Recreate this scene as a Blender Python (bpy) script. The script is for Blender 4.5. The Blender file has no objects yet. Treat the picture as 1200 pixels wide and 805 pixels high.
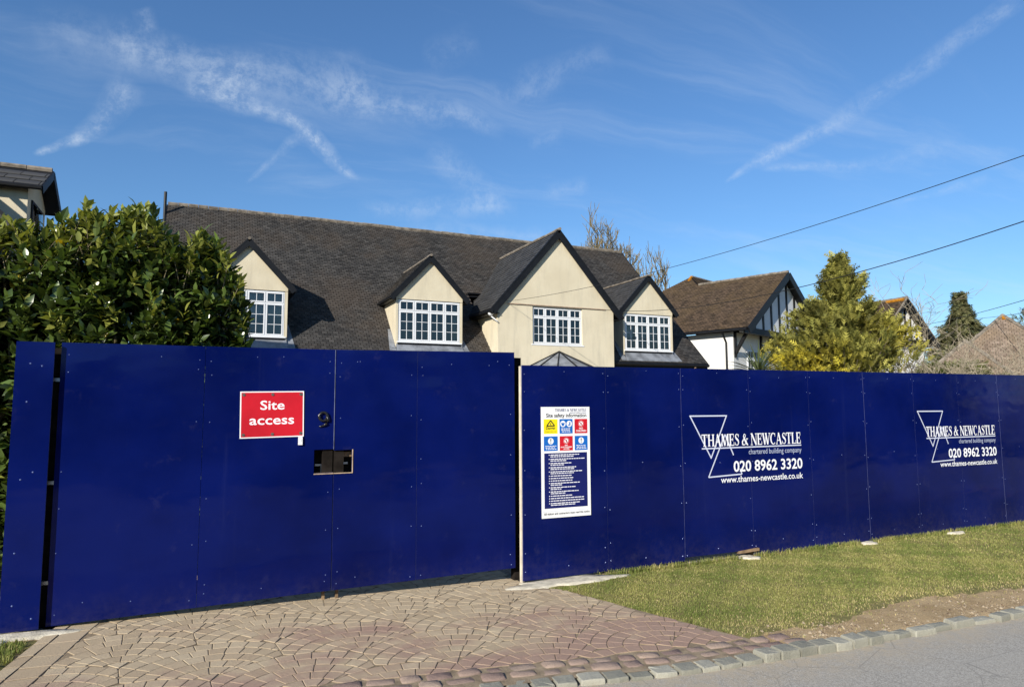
import bpy, math, random
import numpy as np
from mathutils import Matrix, Vector

random.seed(7)
rng = np.random.default_rng(7)
R = math.radians
scene = bpy.context.scene
COL = scene.collection

# ------------------------------------------------------------------ camera
cd = bpy.data.cameras.new('camera')
cam = bpy.data.objects.new('camera', cd)
COL.objects.link(cam)
cd.sensor_width = 36.0
cd.lens = 24.0
cd.clip_end = 2000.0
cam.matrix_world = (Matrix.Translation((0, 0, 1.94)) @ Matrix.Rotation(R(-24.6), 4, 'Z')
                    @ Matrix.Rotation(R(90) + math.atan(76.5 / 800), 4, 'X') @ Matrix.Rotation(R(-0.27), 4, 'Z'))
scene.camera = cam

# ------------------------------------------------------------------ sun and sky
SUN_TRAVEL = Vector((1.37, 1.02, -0.78)).normalized()
SUN_EL = math.asin(-SUN_TRAVEL.z)
SUN_AZ = math.atan2(-SUN_TRAVEL.x, -SUN_TRAVEL.y)       # clockwise from +Y
sd = bpy.data.lights.new('sun', 'SUN')
sd.energy = 5.0
sd.angle = R(0.5)
sd.color = (1.0, 0.94, 0.84)
sun = bpy.data.objects.new('sun', sd)
COL.objects.link(sun)
sun.rotation_euler = SUN_TRAVEL.to_track_quat('-Z', 'Y').to_euler()

world = bpy.data.worlds.new('World')
scene.world = world
world.use_nodes = True
WN = world.node_tree.nodes
WL = world.node_tree.links
WN.clear()


def wn(t, **kw):
    n = WN.new(t)
    for k, v in kw.items():
        setattr(n, k, v)
    return n


def wset(sock, v):
    if hasattr(v, 'is_output') or isinstance(v, bpy.types.NodeSocket):
        WL.new(v, sock)
    else:
        sock.default_value = v


def wmath(op, a, b=None, c=None, clamp=False):
    n = wn('ShaderNodeMath', operation=op)
    n.use_clamp = clamp
    wset(n.inputs[0], a)
    if b is not None:
        wset(n.inputs[1], b)
    if c is not None:
        wset(n.inputs[2], c)
    return n.outputs[0]


def wmap(v, a, b, c, d, smooth=True):
    n = wn('ShaderNodeMapRange')
    n.interpolation_type = 'SMOOTHSTEP' if smooth else 'LINEAR'
    for i, x in enumerate((v, a, b, c, d)):
        wset(n.inputs[i], x)
    return n.outputs[0]


sky = wn('ShaderNodeTexSky', sky_type='NISHITA')
sky.sun_disc = False
sky.sun_elevation = SUN_EL
sky.sun_rotation = SUN_AZ
sky.altitude = 50
sky.air_density = 1.25
sky.dust_density = 0.0
sky.ozone_density = 8.5

tc = wn('ShaderNodeTexCoord')
dirv = tc.outputs['Generated']
# a gently warped direction so that the trails are not ruler-straight
warp = wn('ShaderNodeTexNoise')
warp.inputs['Scale'].default_value = 7.0
warp.inputs['Detail'].default_value = 4.0
WL.new(dirv, warp.inputs['Vector'])
vs = wn('ShaderNodeVectorMath', operation='SUBTRACT')
WL.new(warp.outputs['Color'], vs.inputs[0])
vs.inputs[1].default_value = (0.5, 0.5, 0.5)
vsc = wn('ShaderNodeVectorMath', operation='SCALE')
WL.new(vs.outputs[0], vsc.inputs[0])
vsc.inputs['Scale'].default_value = 0.045
va = wn('ShaderNodeVectorMath', operation='ADD')
WL.new(dirv, va.inputs[0])
WL.new(vsc.outputs[0], va.inputs[1])
wdir = va.outputs[0]
fine = wn('ShaderNodeTexNoise')
fine.inputs['Scale'].default_value = 44.0
fine.inputs['Detail'].default_value = 6.0
fine.inputs['Roughness'].default_value = 0.74
WL.new(wdir, fine.inputs['Vector'])
fine_v = wmap(fine.outputs['Fac'], 0.34, 0.68, 0.15, 1.05)


def wvec(op, a, b=None, c=None):
    n = wn('ShaderNodeVectorMath', operation=op)
    for i, v in enumerate((a, b, c)):
        if v is not None:
            wset(n.inputs[i], v)
    return n.outputs['Value'] if op == 'DOT_PRODUCT' else n.outputs[0]


sepd = wn('ShaderNodeSeparateXYZ')
WL.new(wdir, sepd.inputs[0])
comps = []
for ax in 'XYZ':
    c3 = wn('ShaderNodeCombineXYZ')
    for i in range(3):
        WL.new(sepd.outputs[ax], c3.inputs[i])
    comps.append(c3.outputs[0])

# ice-cloud trails: (from, to, half-width at each end, strength); directions as azimuth clockwise from +Y and elevation, degrees
STREAKS = [
    ((-11.2, 17.1), (-8.5, 19.1), 0.3, 0.8, 0.5),
    ((-9.2, 18.4), (-5.7, 23.4), 0.6, 2.2, 0.38),
    ((-7.0, 25.9), (3.4, 24.1), 2.2, 3.2, 0.34),
    ((-0.4, 24.1), (12.9, 26.1), 3.5, 3.0, 0.28),
    ((8.7, 25.1), (23.2, 23.0), 2.8, 1.2, 0.3),
    ((-1.0, 23.3), (6.4, 22.3), 1.2, 0.9, 0.42),
    ((5.7, 22.7), (8.3, 21.3), 0.9, 1.1, 0.5),
    ((7.4, 22.0), (11.6, 18.5), 1.2, 0.5, 0.45),
    ((2.7, 18.1), (7.3, 21.7), 0.3, 0.6, 0.28),
    ((42.5, 17.9), (46.1, 19.6), 0.25, 0.9, 0.32),
    ((45.2, 19.2), (51.5, 21.6), 1.0, 0.9, 0.38),
    ((51.2, 21.5), (57.9, 24.3), 1.1, 1.3, 0.24),
    ((57.3, 24.0), (62.8, 26.2), 1.1, 1.1, 0.28),
    ((45.1, 18.5), (52.5, 18.3), 0.4, 0.8, 0.26),
    ((51.9, 18.1), (58.8, 17.9), 1.0, 1.6, 0.14),
    ((54.6, 14.7), (60.1, 15.5), 0.25, 0.6, 0.22),
    ((-5.1, 28.3), (-4.6, 27.0), 1.0, 1.0, 0.28),
    ((17.3, 20.9), (23.9, 16.9), 1.6, 2.2, 0.22),
    ((12.4, 16.0), (24.7, 17.1), 1.0, 1.6, 0.26),
    ((15.9, 15.1), (30.5, 14.1), 1.2, 1.4, 0.18),
    ((24.7, 26.5), (33.6, 27.7), 1.6, 2.0, 0.14),
    ((21.7, 25.5), (29.2, 26.1), 1.2, 1.5, 0.14),
    ((26.2, 22.0), (29.1, 22.2), 0.9, 1.2, 0.14),
    ((27.6, 17.9), (31.3, 18.2), 1.0, 1.2, 0.18),
    ((-11.7, 25.5), (-5.3, 26.0), 2.5, 2.5, 0.14),
    ((17.3, 27.9), (21.7, 29.2), 2, 2.5, 0.1),
]


def sky_dir(p):
    az, el = R(p[0]), R(p[1])
    return Vector((math.sin(az) * math.cos(el), math.cos(az) * math.cos(el), math.sin(el)))


def dots(vecs):
    """three dot products with the view direction at once"""
    v = wvec('MULTIPLY', comps[0], tuple(x.x for x in vecs))
    v = wvec('MULTIPLY_ADD', comps[1], tuple(x.y for x in vecs), v)
    return wvec('MULTIPLY_ADD', comps[2], tuple(x.z for x in vecs), v)


while len(STREAKS) % 3:
    STREAKS.append((*STREAKS[-1][:4], 0.0))
tot = None
for k in range(0, len(STREAKS), 3):
    N3, T3, W0, W1, ST = [], [], [], [], []
    for a, b, w0, w1, st in STREAKS[k:k + 3]:
        A, B = sky_dir(a), sky_dir(b)
        m = (A + B).normalized()
        n = A.cross(B).normalized()
        half = math.sin(math.asin(min(1, (B - A).length / 2)))
        N3.append(n)
        T3.append(n.cross(m).normalized() / half)
        W0.append(R((w0 + w1) / 2) * 0.8)
        W1.append(R((w1 - w0) / 2) * 0.8)
        ST.append(st * 0.78)
    off = wvec('ABSOLUTE', dots(N3))
    al = dots(T3)
    alc = wvec('MAXIMUM', wvec('MINIMUM', al, (1, 1, 1)), (-1, -1, -1))
    width = wvec('MULTIPLY_ADD', alc, tuple(W1), tuple(W0))
    core = wvec('MAXIMUM', wvec('SUBTRACT', (1, 1, 1), wvec('DIVIDE', off, width)), (0, 0, 0))
    ends = wvec('MULTIPLY_ADD', wvec('ABSOLUTE', al), (-2.6, -2.6, -2.6), (2.9, 2.9, 2.9))
    ends = wvec('MINIMUM', wvec('MAXIMUM', ends, (0, 0, 0)), (1, 1, 1))
    v = wvec('DOT_PRODUCT', wvec('MULTIPLY', core, ends), tuple(ST))
    tot = v if tot is None else wmath('ADD', tot, v)
front = wmath('GREATER_THAN', wvec('DOT_PRODUCT', wdir, tuple(sky_dir((25, 18)))), 0.3)
tot = wmath('MULTIPLY', wmath('MULTIPLY', tot, fine_v), front)
# thin cirrus veil all over the sky: stretched noise on the plane of the cloud deck
sep = wn('ShaderNodeSeparateXYZ')
WL.new(wdir, sep.inputs[0])
zz = wmath('ADD', wmath('MAXIMUM', sep.outputs['Z'], 0.0), 0.12)
cmb = wn('ShaderNodeCombineXYZ')
WL.new(wmath('DIVIDE', sep.outputs['X'], zz), cmb.inputs[0])
WL.new(wmath('DIVIDE', sep.outputs['Y'], zz), cmb.inputs[1])
mp = wn('ShaderNodeMapping')
mp.inputs['Rotation'].default_value = (0, 0, R(35))
mp.inputs['Scale'].default_value = (0.35, 1.5, 1.0)
mp.inputs['Location'].default_value = (3.1, 1.7, 0)
WL.new(cmb.outputs[0], mp.inputs['Vector'])
veil = wn('ShaderNodeTexNoise')
veil.inputs['Scale'].default_value = 1.6
veil.inputs['Detail'].default_value = 9.0
veil.inputs['Roughness'].default_value = 0.62
veil.inputs['Distortion'].default_value = 0.6
WL.new(mp.outputs[0], veil.inputs['Vector'])
veil_v = wmap(veil.outputs['Fac'], 0.47, 0.80, 0.0, 0.22)
cover = wmath('MINIMUM', wmath('ADD', tot, veil_v) if tot else veil_v, 0.7)
mix = wn('ShaderNodeMixRGB')
mix.blend_type = 'MIX'
WL.new(cover, mix.inputs['Fac'])
WL.new(sky.outputs[0], mix.inputs['Color1'])
mix.inputs['Color2'].default_value = (5.2, 5.9, 6.7, 1)
bg = wn('ShaderNodeBackground')
bg.inputs['Strength'].default_value = 0.102
WL.new(mix.outputs[0], bg.inputs['Color'])
wo = wn('ShaderNodeOutputWorld')
WL.new(bg.outputs[0], wo.inputs['Surface'])

scene.view_settings.view_transform = 'Standard'
scene.view_settings.look = 'None'
scene.view_settings.gamma = 1.0
scene.view_settings.exposure = 0.5
scene.view_settings.use_curve_mapping = False

# ------------------------------------------------------------------ materials


class Mat:
    """small node-tree helper"""

    def __init__(self, name):
        self.m = bpy.data.materials.new(name)
        self.m.use_nodes = True
        self.t = self.m.node_tree
        self.N = self.t.nodes
        self.L = self.t.links
        self.b = self.N['Principled BSDF']
        self.tc = None

    def node(self, t, **kw):
        n = self.N.new(t)
        for k, v in kw.items():
            setattr(n, k, v)
        return n

    def put(self, sock, v):
        if isinstance(v, bpy.types.NodeSocket):
            self.L.new(v, sock)
        elif isinstance(v, tuple) and len(v) == 3 and sock.type == 'RGBA':
            sock.default_value = (*v, 1)
        else:
            sock.default_value = v

    def coord(self, scale=(1, 1, 1)):
        if self.tc is None:
            g = self.node('ShaderNodeNewGeometry')
            self.tc = g.outputs['Position']
        mp = self.node('ShaderNodeMapping')
        mp.inputs['Scale'].default_value = scale
        self.L.new(self.tc, mp.inputs['Vector'])
        return mp.outputs[0]

    def noise(self, scale, detail=4.0, rough=0.55, stretch=(1, 1, 1), dist=0.0):
        n = self.node('ShaderNodeTexNoise')
        n.inputs['Scale'].default_value = scale
        n.inputs['Detail'].default_value = detail
        n.inputs['Roughness'].default_value = rough
        n.inputs['Distortion'].default_value = dist
        self.L.new(self.coord(stretch), n.inputs['Vector'])
        return n.outputs['Fac']

    def voro(self, scale, stretch=(1, 1, 1), out='Distance', feature='F1'):
        n = self.node('ShaderNodeTexVoronoi', feature=feature)
        n.inputs['Scale'].default_value = scale
        self.L.new(self.coord(stretch), n.inputs['Vector'])
        return n.outputs[out]

    def rng(self, v, a, b, c=0.0, d=1.0):
        n = self.node('ShaderNodeMapRange')
        n.interpolation_type = 'SMOOTHSTEP'
        for i, x in enumerate((v, a, b, c, d)):
            self.put(n.inputs[i], x)
        return n.outputs[0]

    def math(self, op, a, b=0.0):
        n = self.node('ShaderNodeMath', operation=op)
        self.put(n.inputs[0], a)
        self.put(n.inputs[1], b)
        return n.outputs[0]

    def mix(self, f, a, b, mode='MIX'):
        n = self.node('ShaderNodeMixRGB')
        n.blend_type = mode
        self.put(n.inputs[0], f)
        self.put(n.inputs[1], a)
        self.put(n.inputs[2], b)
        return n.outputs[0]

    def attr(self, name='Col'):
        n = self.node('ShaderNodeAttribute')
        n.attribute_name = name
        return n.outputs['Color']

    def bump(self, h, strength=0.3, dist=0.01, prev=None):
        n = self.node('ShaderNodeBump')
        n.inputs['Strength'].default_value = strength
        n.inputs['Distance'].default_value = dist
        self.L.new(h, n.inputs['Height'])
        if prev is not None:
            self.L.new(prev, n.inputs['Normal'])
        self.L.new(n.outputs[0], self.b.inputs['Normal'])
        return n.outputs[0]

    def base(self, v, rough=0.6, spec=0.5, metal=0.0):
        self.put(self.b.inputs['Base Color'], v)
        self.put(self.b.inputs['Roughness'], rough)
        self.put(self.b.inputs['Specular IOR Level'], spec)
        self.put(self.b.inputs['Metallic'], metal)
        return self


M = {}


def simple(name, c, rough=0.6, spec=0.5, metal=0.0, var=0.12, scale=6.0, bump=0.0, bscale=60.0):
    q = Mat(name)
    d = tuple(x * (1 - var) for x in c)
    e = tuple(min(1, x * (1 + var)) for x in c)
    q.base(q.mix(q.rng(q.noise(scale, 5), 0.3, 0.7), d, e), rough, spec, metal)
    if bump:
        q.bump(q.noise(bscale, 5, 0.6), bump, 0.01)
    M[name] = q.m
    return q


# glossy navy hoarding sheets: film faced, faint scuffs and rain streaks
q = Mat('navy_hoarding')
base = q.mix(q.rng(q.noise(0.9, 4), 0.3, 0.7), (0.0011, 0.0044, 0.056), (0.0024, 0.0074, 0.086))
st = q.rng(q.noise(2.2, 6, 0.6, (3.0, 3.0, 0.12)), 0.60, 0.82, 0.0, 0.05)
base = q.mix(st, base, (0.16, 0.19, 0.34))
dirt = q.rng(q.noise(5.0, 8, 0.7), 0.58, 0.85, 0.0, 0.06)
base = q.mix(dirt, base, (0.25, 0.23, 0.26))
sz = q.node('ShaderNodeSeparateXYZ')
q.L.new(q.coord(), sz.inputs[0])
foot = q.math('ADD', sz.outputs[2], q.math('MULTIPLY', q.math('SUBTRACT', q.noise(6.0, 7, 0.7), 0.5), 0.5))
base = q.mix(q.math('MULTIPLY', q.rng(foot, 0.0, 0.40, 0.06, 0.0), q.rng(q.noise(14.0, 8, 0.75), 0.3, 0.75)), base, (0.24, 0.20, 0.17))
q.base(base, q.rng(q.noise(3.0, 6), 0.3, 0.7, 0.05, 0.16), 0.15)
q.bump(q.noise(1.1, 2, 0.5, (1, 1, 2.2)), 0.55, 0.02)
M['navy'] = q.m

simple('ply', (0.42, 0.31, 0.20), 0.8, 0.3, 0, 0.25, 14)
simple('navy_edge_highlight', (0.06, 0.07, 0.16), 0.7, 0.2, 0, 0.3, 14)  # sheet edges painted lighter as a thin highlight along the joints
simple('timber', (0.20, 0.135, 0.08), 0.85, 0.2, 0, 0.35, 9)
simple('pale_wood', (0.60, 0.53, 0.42), 0.8, 0.3, 0, 0.12, 9)
simple('dark_timber', (0.016, 0.013, 0.011), 0.95, 0.05, 0, 0.35, 9)
simple('steel', (0.42, 0.43, 0.45), 0.35, 0.5, 0.9, 0.1)
simple('screw', (0.16, 0.20, 0.40), 0.35, 0.6, 0.4, 0.05)
simple('white_print', (0.80, 0.80, 0.82), 0.5, 0.4, 0, 0.02)
simple('grey_print', (0.42, 0.46, 0.60), 0.5, 0.4, 0, 0.02)
simple('seam_trim', (0.15, 0.17, 0.27), 0.5, 0.4, 0, 0.3, 12)
simple('line_print', (0.55, 0.58, 0.70), 0.5, 0.4, 0, 0.02)
simple('sign_white', (0.78, 0.78, 0.77), 0.35, 0.45, 0, 0.03, 3)
simple('sign_red', (0.50, 0.010, 0.020), 0.35, 0.4, 0, 0.10, 3)
simple('sign_blue', (0.008, 0.12, 0.44), 0.4, 0.4, 0, 0.05)
simple('sign_navy', (0.006, 0.010, 0.10), 0.4, 0.4, 0, 0.05)
simple('sign_yellow', (0.80, 0.66, 0.01), 0.4, 0.4, 0, 0.05)
simple('sign_black', (0.012, 0.012, 0.014), 0.5, 0.4, 0, 0.05)
simple('bolt_head', (0.14, 0.12, 0.10), 0.5, 0.5, 0.5, 0.2)
simple('black_iron', (0.012, 0.012, 0.012), 0.25, 0.5, 0, 0.1)
simple('black_paint', (0.007, 0.0075, 0.009), 0.5, 0.25, 0, 0.2)
simple('upvc', (0.66, 0.67, 0.68), 0.3, 0.5, 0, 0.03)
simple('white_render', (0.64, 0.63, 0.60), 0.9, 0.2, 0, 0.06, 1.2, 0.15, 40)
simple('timber_panel', (0.62, 0.64, 0.66), 0.9, 0.2, 0, 0.05, 2)
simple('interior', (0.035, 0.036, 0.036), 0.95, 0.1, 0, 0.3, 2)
simple('curtain', (0.62, 0.58, 0.50), 0.95, 0.1, 0, 0.08, 8)
simple('cable', (0.010, 0.010, 0.011), 0.6, 0.3, 0, 0.1)
simple('pole_wood', (0.10, 0.075, 0.055), 0.9, 0.2, 0, 0.3, 5)

# cream roughcast render with rain stains
q = Mat('cream_render')
c = q.mix(q.rng(q.noise(0.8, 6, 0.6), 0.3, 0.7), (0.53, 0.465, 0.335), (0.60, 0.535, 0.395))
c = q.mix(q.rng(q.noise(1.8, 7, 0.65, (2.2, 2.2, 0.35)), 0.46, 0.78, 0.0, 0.60), c, (0.40, 0.36, 0.275))
c = q.mix(q.rng(q.noise(7.0, 5, 0.6), 0.60, 0.85, 0.0, 0.25), c, (0.47, 0.43, 0.34))
q.base(c, 0.92, 0.15)
q.bump(q.noise(45, 5, 0.7), 0.35, 0.01)
M['cream'] = q.m


def roof_mat(name, lo, hi, lichen, lich_amt, moss, moss_amt, rough=0.75, spec=0.3):
    q = Mat(name)
    c = q.mix(q.attr('Col'), lo, hi)
    c = q.mix(q.rng(q.noise(0.55, 6, 0.65, (1, 1, 0.5)), 0.42, 0.66, 0.0, moss_amt), c, moss)
    c = q.mix(q.math('MULTIPLY', q.rng(q.noise(9.0, 5, 0.6), 0.62, 0.72, 0.0, 1.0),
                     q.rng(q.noise(0.7, 3), 0.42, 0.62, 0.15, lich_amt)), c, lichen)
    q.base(c, rough, spec)
    q.bump(q.noise(26, 6, 0.7), 0.25, 0.01)
    M[name] = q.m


roof_mat('slate_old', (0.021, 0.020, 0.0195), (0.064, 0.060, 0.056), (0.20, 0.19, 0.165), 0.55, (0.068, 0.052, 0.039), 0.60)
roof_mat('slate_grey', (0.028, 0.029, 0.031), (0.056, 0.057, 0.060), (0.22, 0.21, 0.18), 0.25, (0.052, 0.046, 0.038), 0.30, 0.6, 0.35)
roof_mat('tile_brown', (0.030, 0.022, 0.016), (0.090, 0.062, 0.042), (0.20, 0.155, 0.10), 0.85, (0.085, 0.058, 0.030), 0.60, 0.9, 0.15)
roof_mat('tile_pale', (0.12, 0.090, 0.068), (0.24, 0.185, 0.145), (0.36, 0.31, 0.25), 0.8, (0.19, 0.135, 0.080), 0.50, 0.9, 0.15)
simple('ridge_tile', (0.17, 0.145, 0.115), 0.9, 0.2, 0, 0.4, 5)
simple('ridge_dark', (0.055, 0.050, 0.045), 0.9, 0.2, 0, 0.4, 5)
simple('lichen_orange', (0.36, 0.15, 0.015), 0.95, 0.1, 0, 0.3, 12)
simple('lead', (0.20, 0.21, 0.225), 0.55, 0.5, 0.2, 0.35, 3)
simple('terracotta', (0.34, 0.24, 0.17), 0.9, 0.2, 0, 0.3, 8)

# window glass: tinted, reflecting the sky and the trees over the road
q = Mat('glass')
q.N.remove(q.b)
tr = q.node('ShaderNodeBsdfTransparent')
tr.inputs['Color'].default_value = (0.62, 0.68, 0.68, 1)
gl = q.node('ShaderNodeBsdfGlossy')
gl.inputs['Roughness'].default_value = 0.02
gl.inputs['Color'].default_value = (0.9, 0.95, 0.97, 1)
fr = q.node('ShaderNodeFresnel')
fr.inputs['IOR'].default_value = 1.85
ms = q.node('ShaderNodeMixShader')
q.L.new(fr.outputs[0], ms.inputs[0])
q.L.new(tr.outputs[0], ms.inputs[1])
q.L.new(gl.outputs[0], ms.inputs[2])
q.L.new(ms.outputs[0], q.N['Material Output'].inputs['Surface'])
M['glass'] = q.m

# road asphalt
q = Mat('asphalt')
v = q.voro(120.0, out='Color')
hv = q.node('ShaderNodeSeparateColor')
q.L.new(v, hv.inputs[0])
c = q.mix(q.rng(hv.outputs[0], 0.0, 1.0), (0.25, 0.232, 0.197), (0.45, 0.42, 0.36))
c = q.mix(q.rng(q.noise(0.9, 5, 0.6, (0.5, 2.0, 1)), 0.35, 0.7, 0.0, 0.55), c, (0.36, 0.335, 0.285))
c = q.mix(q.rng(q.noise(5, 5, 0.6), 0.55, 0.8, 0.0, 0.3), c, (0.26, 0.24, 0.20))
sx = q.node('ShaderNodeSeparateXYZ')
q.L.new(q.coord(), sx.inputs[0])
near = q.math('ADD', sx.outputs[1], q.math('MULTIPLY', q.math('SUBTRACT', q.noise(2.5, 7, 0.7), 0.5), 0.7))
c = q.mix(q.math('MULTIPLY', q.rng(near, 3.55, 4.15), q.rng(q.noise(14, 6, 0.7), 0.35, 0.65, 0.25, 0.9)), c, (0.42, 0.35, 0.25))
c = q.mix(q.rng(q.voro(1.1, (1, 1, 1), 'Distance', 'DISTANCE_TO_EDGE'), 0.0, 0.008, 0.35, 0.0), c, (0.10, 0.095, 0.085))
q.base(c, 0.85, 0.3)
q.bump(q.voro(110.0), 0.5, 0.006)
M['asphalt'] = q.m

# ground: trodden earth, worn turf, gravel, chosen by the Col attribute painted from the plan (R earth, G turf)
q = Mat('earth')
sepn = q.node('ShaderNodeSeparateColor')
q.L.new(q.attr('Col'), sepn.inputs[0])
soil = q.mix(q.rng(q.noise(3.0, 8, 0.7), 0.3, 0.7), (0.34, 0.240, 0.128), (0.51, 0.375, 0.212))
soil = q.mix(q.rng(q.noise(38, 6, 0.7), 0.52, 0.72, 0.0, 0.6), soil, (0.22, 0.155, 0.10))
soil = q.mix(q.rng(q.voro(30.0), 0.0, 0.22, 0.55, 0.0), soil, (0.56, 0.45, 0.29))
turf = q.mix(q.rng(q.noise(12, 6, 0.7), 0.3, 0.7), (0.15, 0.14, 0.05), (0.27, 0.235, 0.095))
grav = q.mix(q.rng(q.noise(30, 6, 0.7), 0.3, 0.7), (0.20, 0.17, 0.13), (0.36, 0.32, 0.26))
edge = q.math('ADD', sepn.outputs[1], q.math('MULTIPLY', q.math('SUBTRACT', q.noise(7, 6, 0.7), 0.5), 0.9))
c = q.mix(q.rng(sepn.outputs[0], 0.3, 0.7), grav, soil)
c = q.mix(q.rng(edge, 0.42, 0.62), c, turf)
q.base(c, 0.95, 0.1)
q.bump(q.noise(55, 7, 0.75), 0.9, 0.02)
M['earth'] = q.m

# stamped paving: warm grey brown, redder to the road
q = Mat('paver')
oi = q.node('ShaderNodeObjectInfo')
c = q.mix(q.math('MULTIPLY', q.attr('Col'), 1.0), (0.39, 0.310, 0.205), (0.50, 0.408, 0.275))
c = q.mix(q.math('MULTIPLY', oi.outputs['Random'], 0.35), c, (0.40, 0.29, 0.185))
sxp = q.node('ShaderNodeSeparateXYZ')
q.L.new(q.coord(), sxp.inputs[0])
redn = q.rng(q.math('ADD', q.noise(0.7, 5, 0.65, (1, 1.3, 1)), q.math('MULTIPLY', q.math('SUBTRACT', 5.9, sxp.outputs[1]), 0.11)), 0.44, 0.64, 0.0, 0.85)
c = q.mix(redn, c, (0.315, 0.205, 0.160))
c = q.mix(q.rng(q.noise(2.2, 6, 0.7), 0.55, 0.8, 0.0, 0.55), c, (0.57, 0.48, 0.31))
c = q.mix(q.rng(q.noise(24, 6, 0.7), 0.55, 0.75, 0.0, 0.45), c, (0.29, 0.225, 0.160))
q.base(c, 0.9, 0.15)
q.bump(q.noise(70, 6, 0.75), 0.55, 0.008)
M['paver'] = q.m
simple('joint_sand', (0.27, 0.21, 0.14), 0.95, 0.1, 0, 0.3, 8, 0.6, 80)
q = Mat('cobble_purple')
oi = q.node('ShaderNodeObjectInfo')
c = q.mix(oi.outputs['Random'], (0.22, 0.155, 0.130), (0.33, 0.250, 0.195))
c = q.mix(q.rng(q.noise(9, 6, 0.7), 0.55, 0.8, 0.0, 0.6), c, (0.36, 0.28, 0.21))
c = q.mix(q.rng(q.noise(40, 5, 0.7), 0.55, 0.75, 0.0, 0.5), c, (0.13, 0.085, 0.08))
q.base(c, 0.9, 0.2)
q.bump(q.noise(45, 7, 0.75), 0.8, 0.012)
M['cobble'] = q.m
q = Mat('granite')
oi = q.node('ShaderNodeObjectInfo')
c = q.mix(oi.outputs['Random'], (0.205, 0.20, 0.160), (0.37, 0.355, 0.285))
c = q.mix(q.rng(q.noise(6, 6, 0.7), 0.5, 0.8, 0.0, 0.5), c, (0.33, 0.30, 0.24))
c = q.mix(q.rng(q.noise(60, 5, 0.7), 0.55, 0.75, 0.0, 0.5), c, (0.10, 0.105, 0.10))
q.base(c, 0.8, 0.3)
q.bump(q.noise(40, 7, 0.75), 0.8, 0.012)
M['granite'] = q.m
q = Mat('crumb')
q.base(q.mix(q.attr('Col'), (0.17, 0.12, 0.075), (0.46, 0.37, 0.25)), 0.95, 0.1)
M['crumb'] = q.m
simple('mortar', (0.56, 0.51, 0.40), 0.95, 0.1, 0, 0.22, 9, 0.7, 60)


def leaf_mat(name, rough, spec, transl, tint=(1, 1, 1)):
    q = Mat(name)
    c = q.attr('Col')
    q.base(c, rough, spec)
    t = q.node('ShaderNodeBsdfTranslucent')
    q.L.new(q.mix(1.0, c, (1.5, 1.5, 0.7), 'MULTIPLY'), t.inputs['Color'])
    ms = q.node('ShaderNodeMixShader')
    ms.inputs[0].default_value = transl
    q.L.new(q.b.outputs[0], ms.inputs[1])
    q.L.new(t.outputs[0], ms.inputs[2])
    q.L.new(ms.outputs[0], q.N['Material Output'].inputs['Surface'])
    M[name] = q.m


leaf_mat('laurel_leaf', 0.28, 0.55, 0.22)
leaf_mat('needle', 0.7, 0.25, 0.15)
leaf_mat('grass_blade', 0.75, 0.2, 0.30)
leaf_mat('strap_leaf', 0.45, 0.4, 0.15)
simple('bark', (0.17, 0.14, 0.105), 0.95, 0.1, 0, 0.35, 4)
simple('bark_pale', (0.30, 0.255, 0.185), 0.95, 0.1, 0, 0.3, 3)
simple('bark_green', (0.175, 0.145, 0.085), 0.95, 0.1, 0, 0.3, 3)

# ------------------------------------------------------------------ mesh helpers


def tag(o, label=None, cat=None, group=None, kind=None):
    if label:
        o['label'] = label
    if cat:
        o['category'] = cat
    if group:
        o['group'] = group
    if kind:
        o['kind'] = kind
    return o


def empty(name, loc, label=None, cat=None, group=None, kind=None):
    o = bpy.data.objects.new(name, None)
    COL.objects.link(o)
    o.location = loc
    o.empty_display_size = 0.2
    return tag(o, label, cat, group, kind)


def root_loc(o):
    v = Vector((0, 0, 0))
    while o is not None:
        v += o.location
        o = o.parent
    return v


def link(name, me, mats, parent=None, origin=None):
    for m in (mats if isinstance(mats, (list, tuple)) else [mats]):
        me.materials.append(M[m] if isinstance(m, str) else m)
    o = bpy.data.objects.new(name, me)
    COL.objects.link(o)
    o.parent = parent
    if origin is not None:
        o.location = origin
    return o


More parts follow.
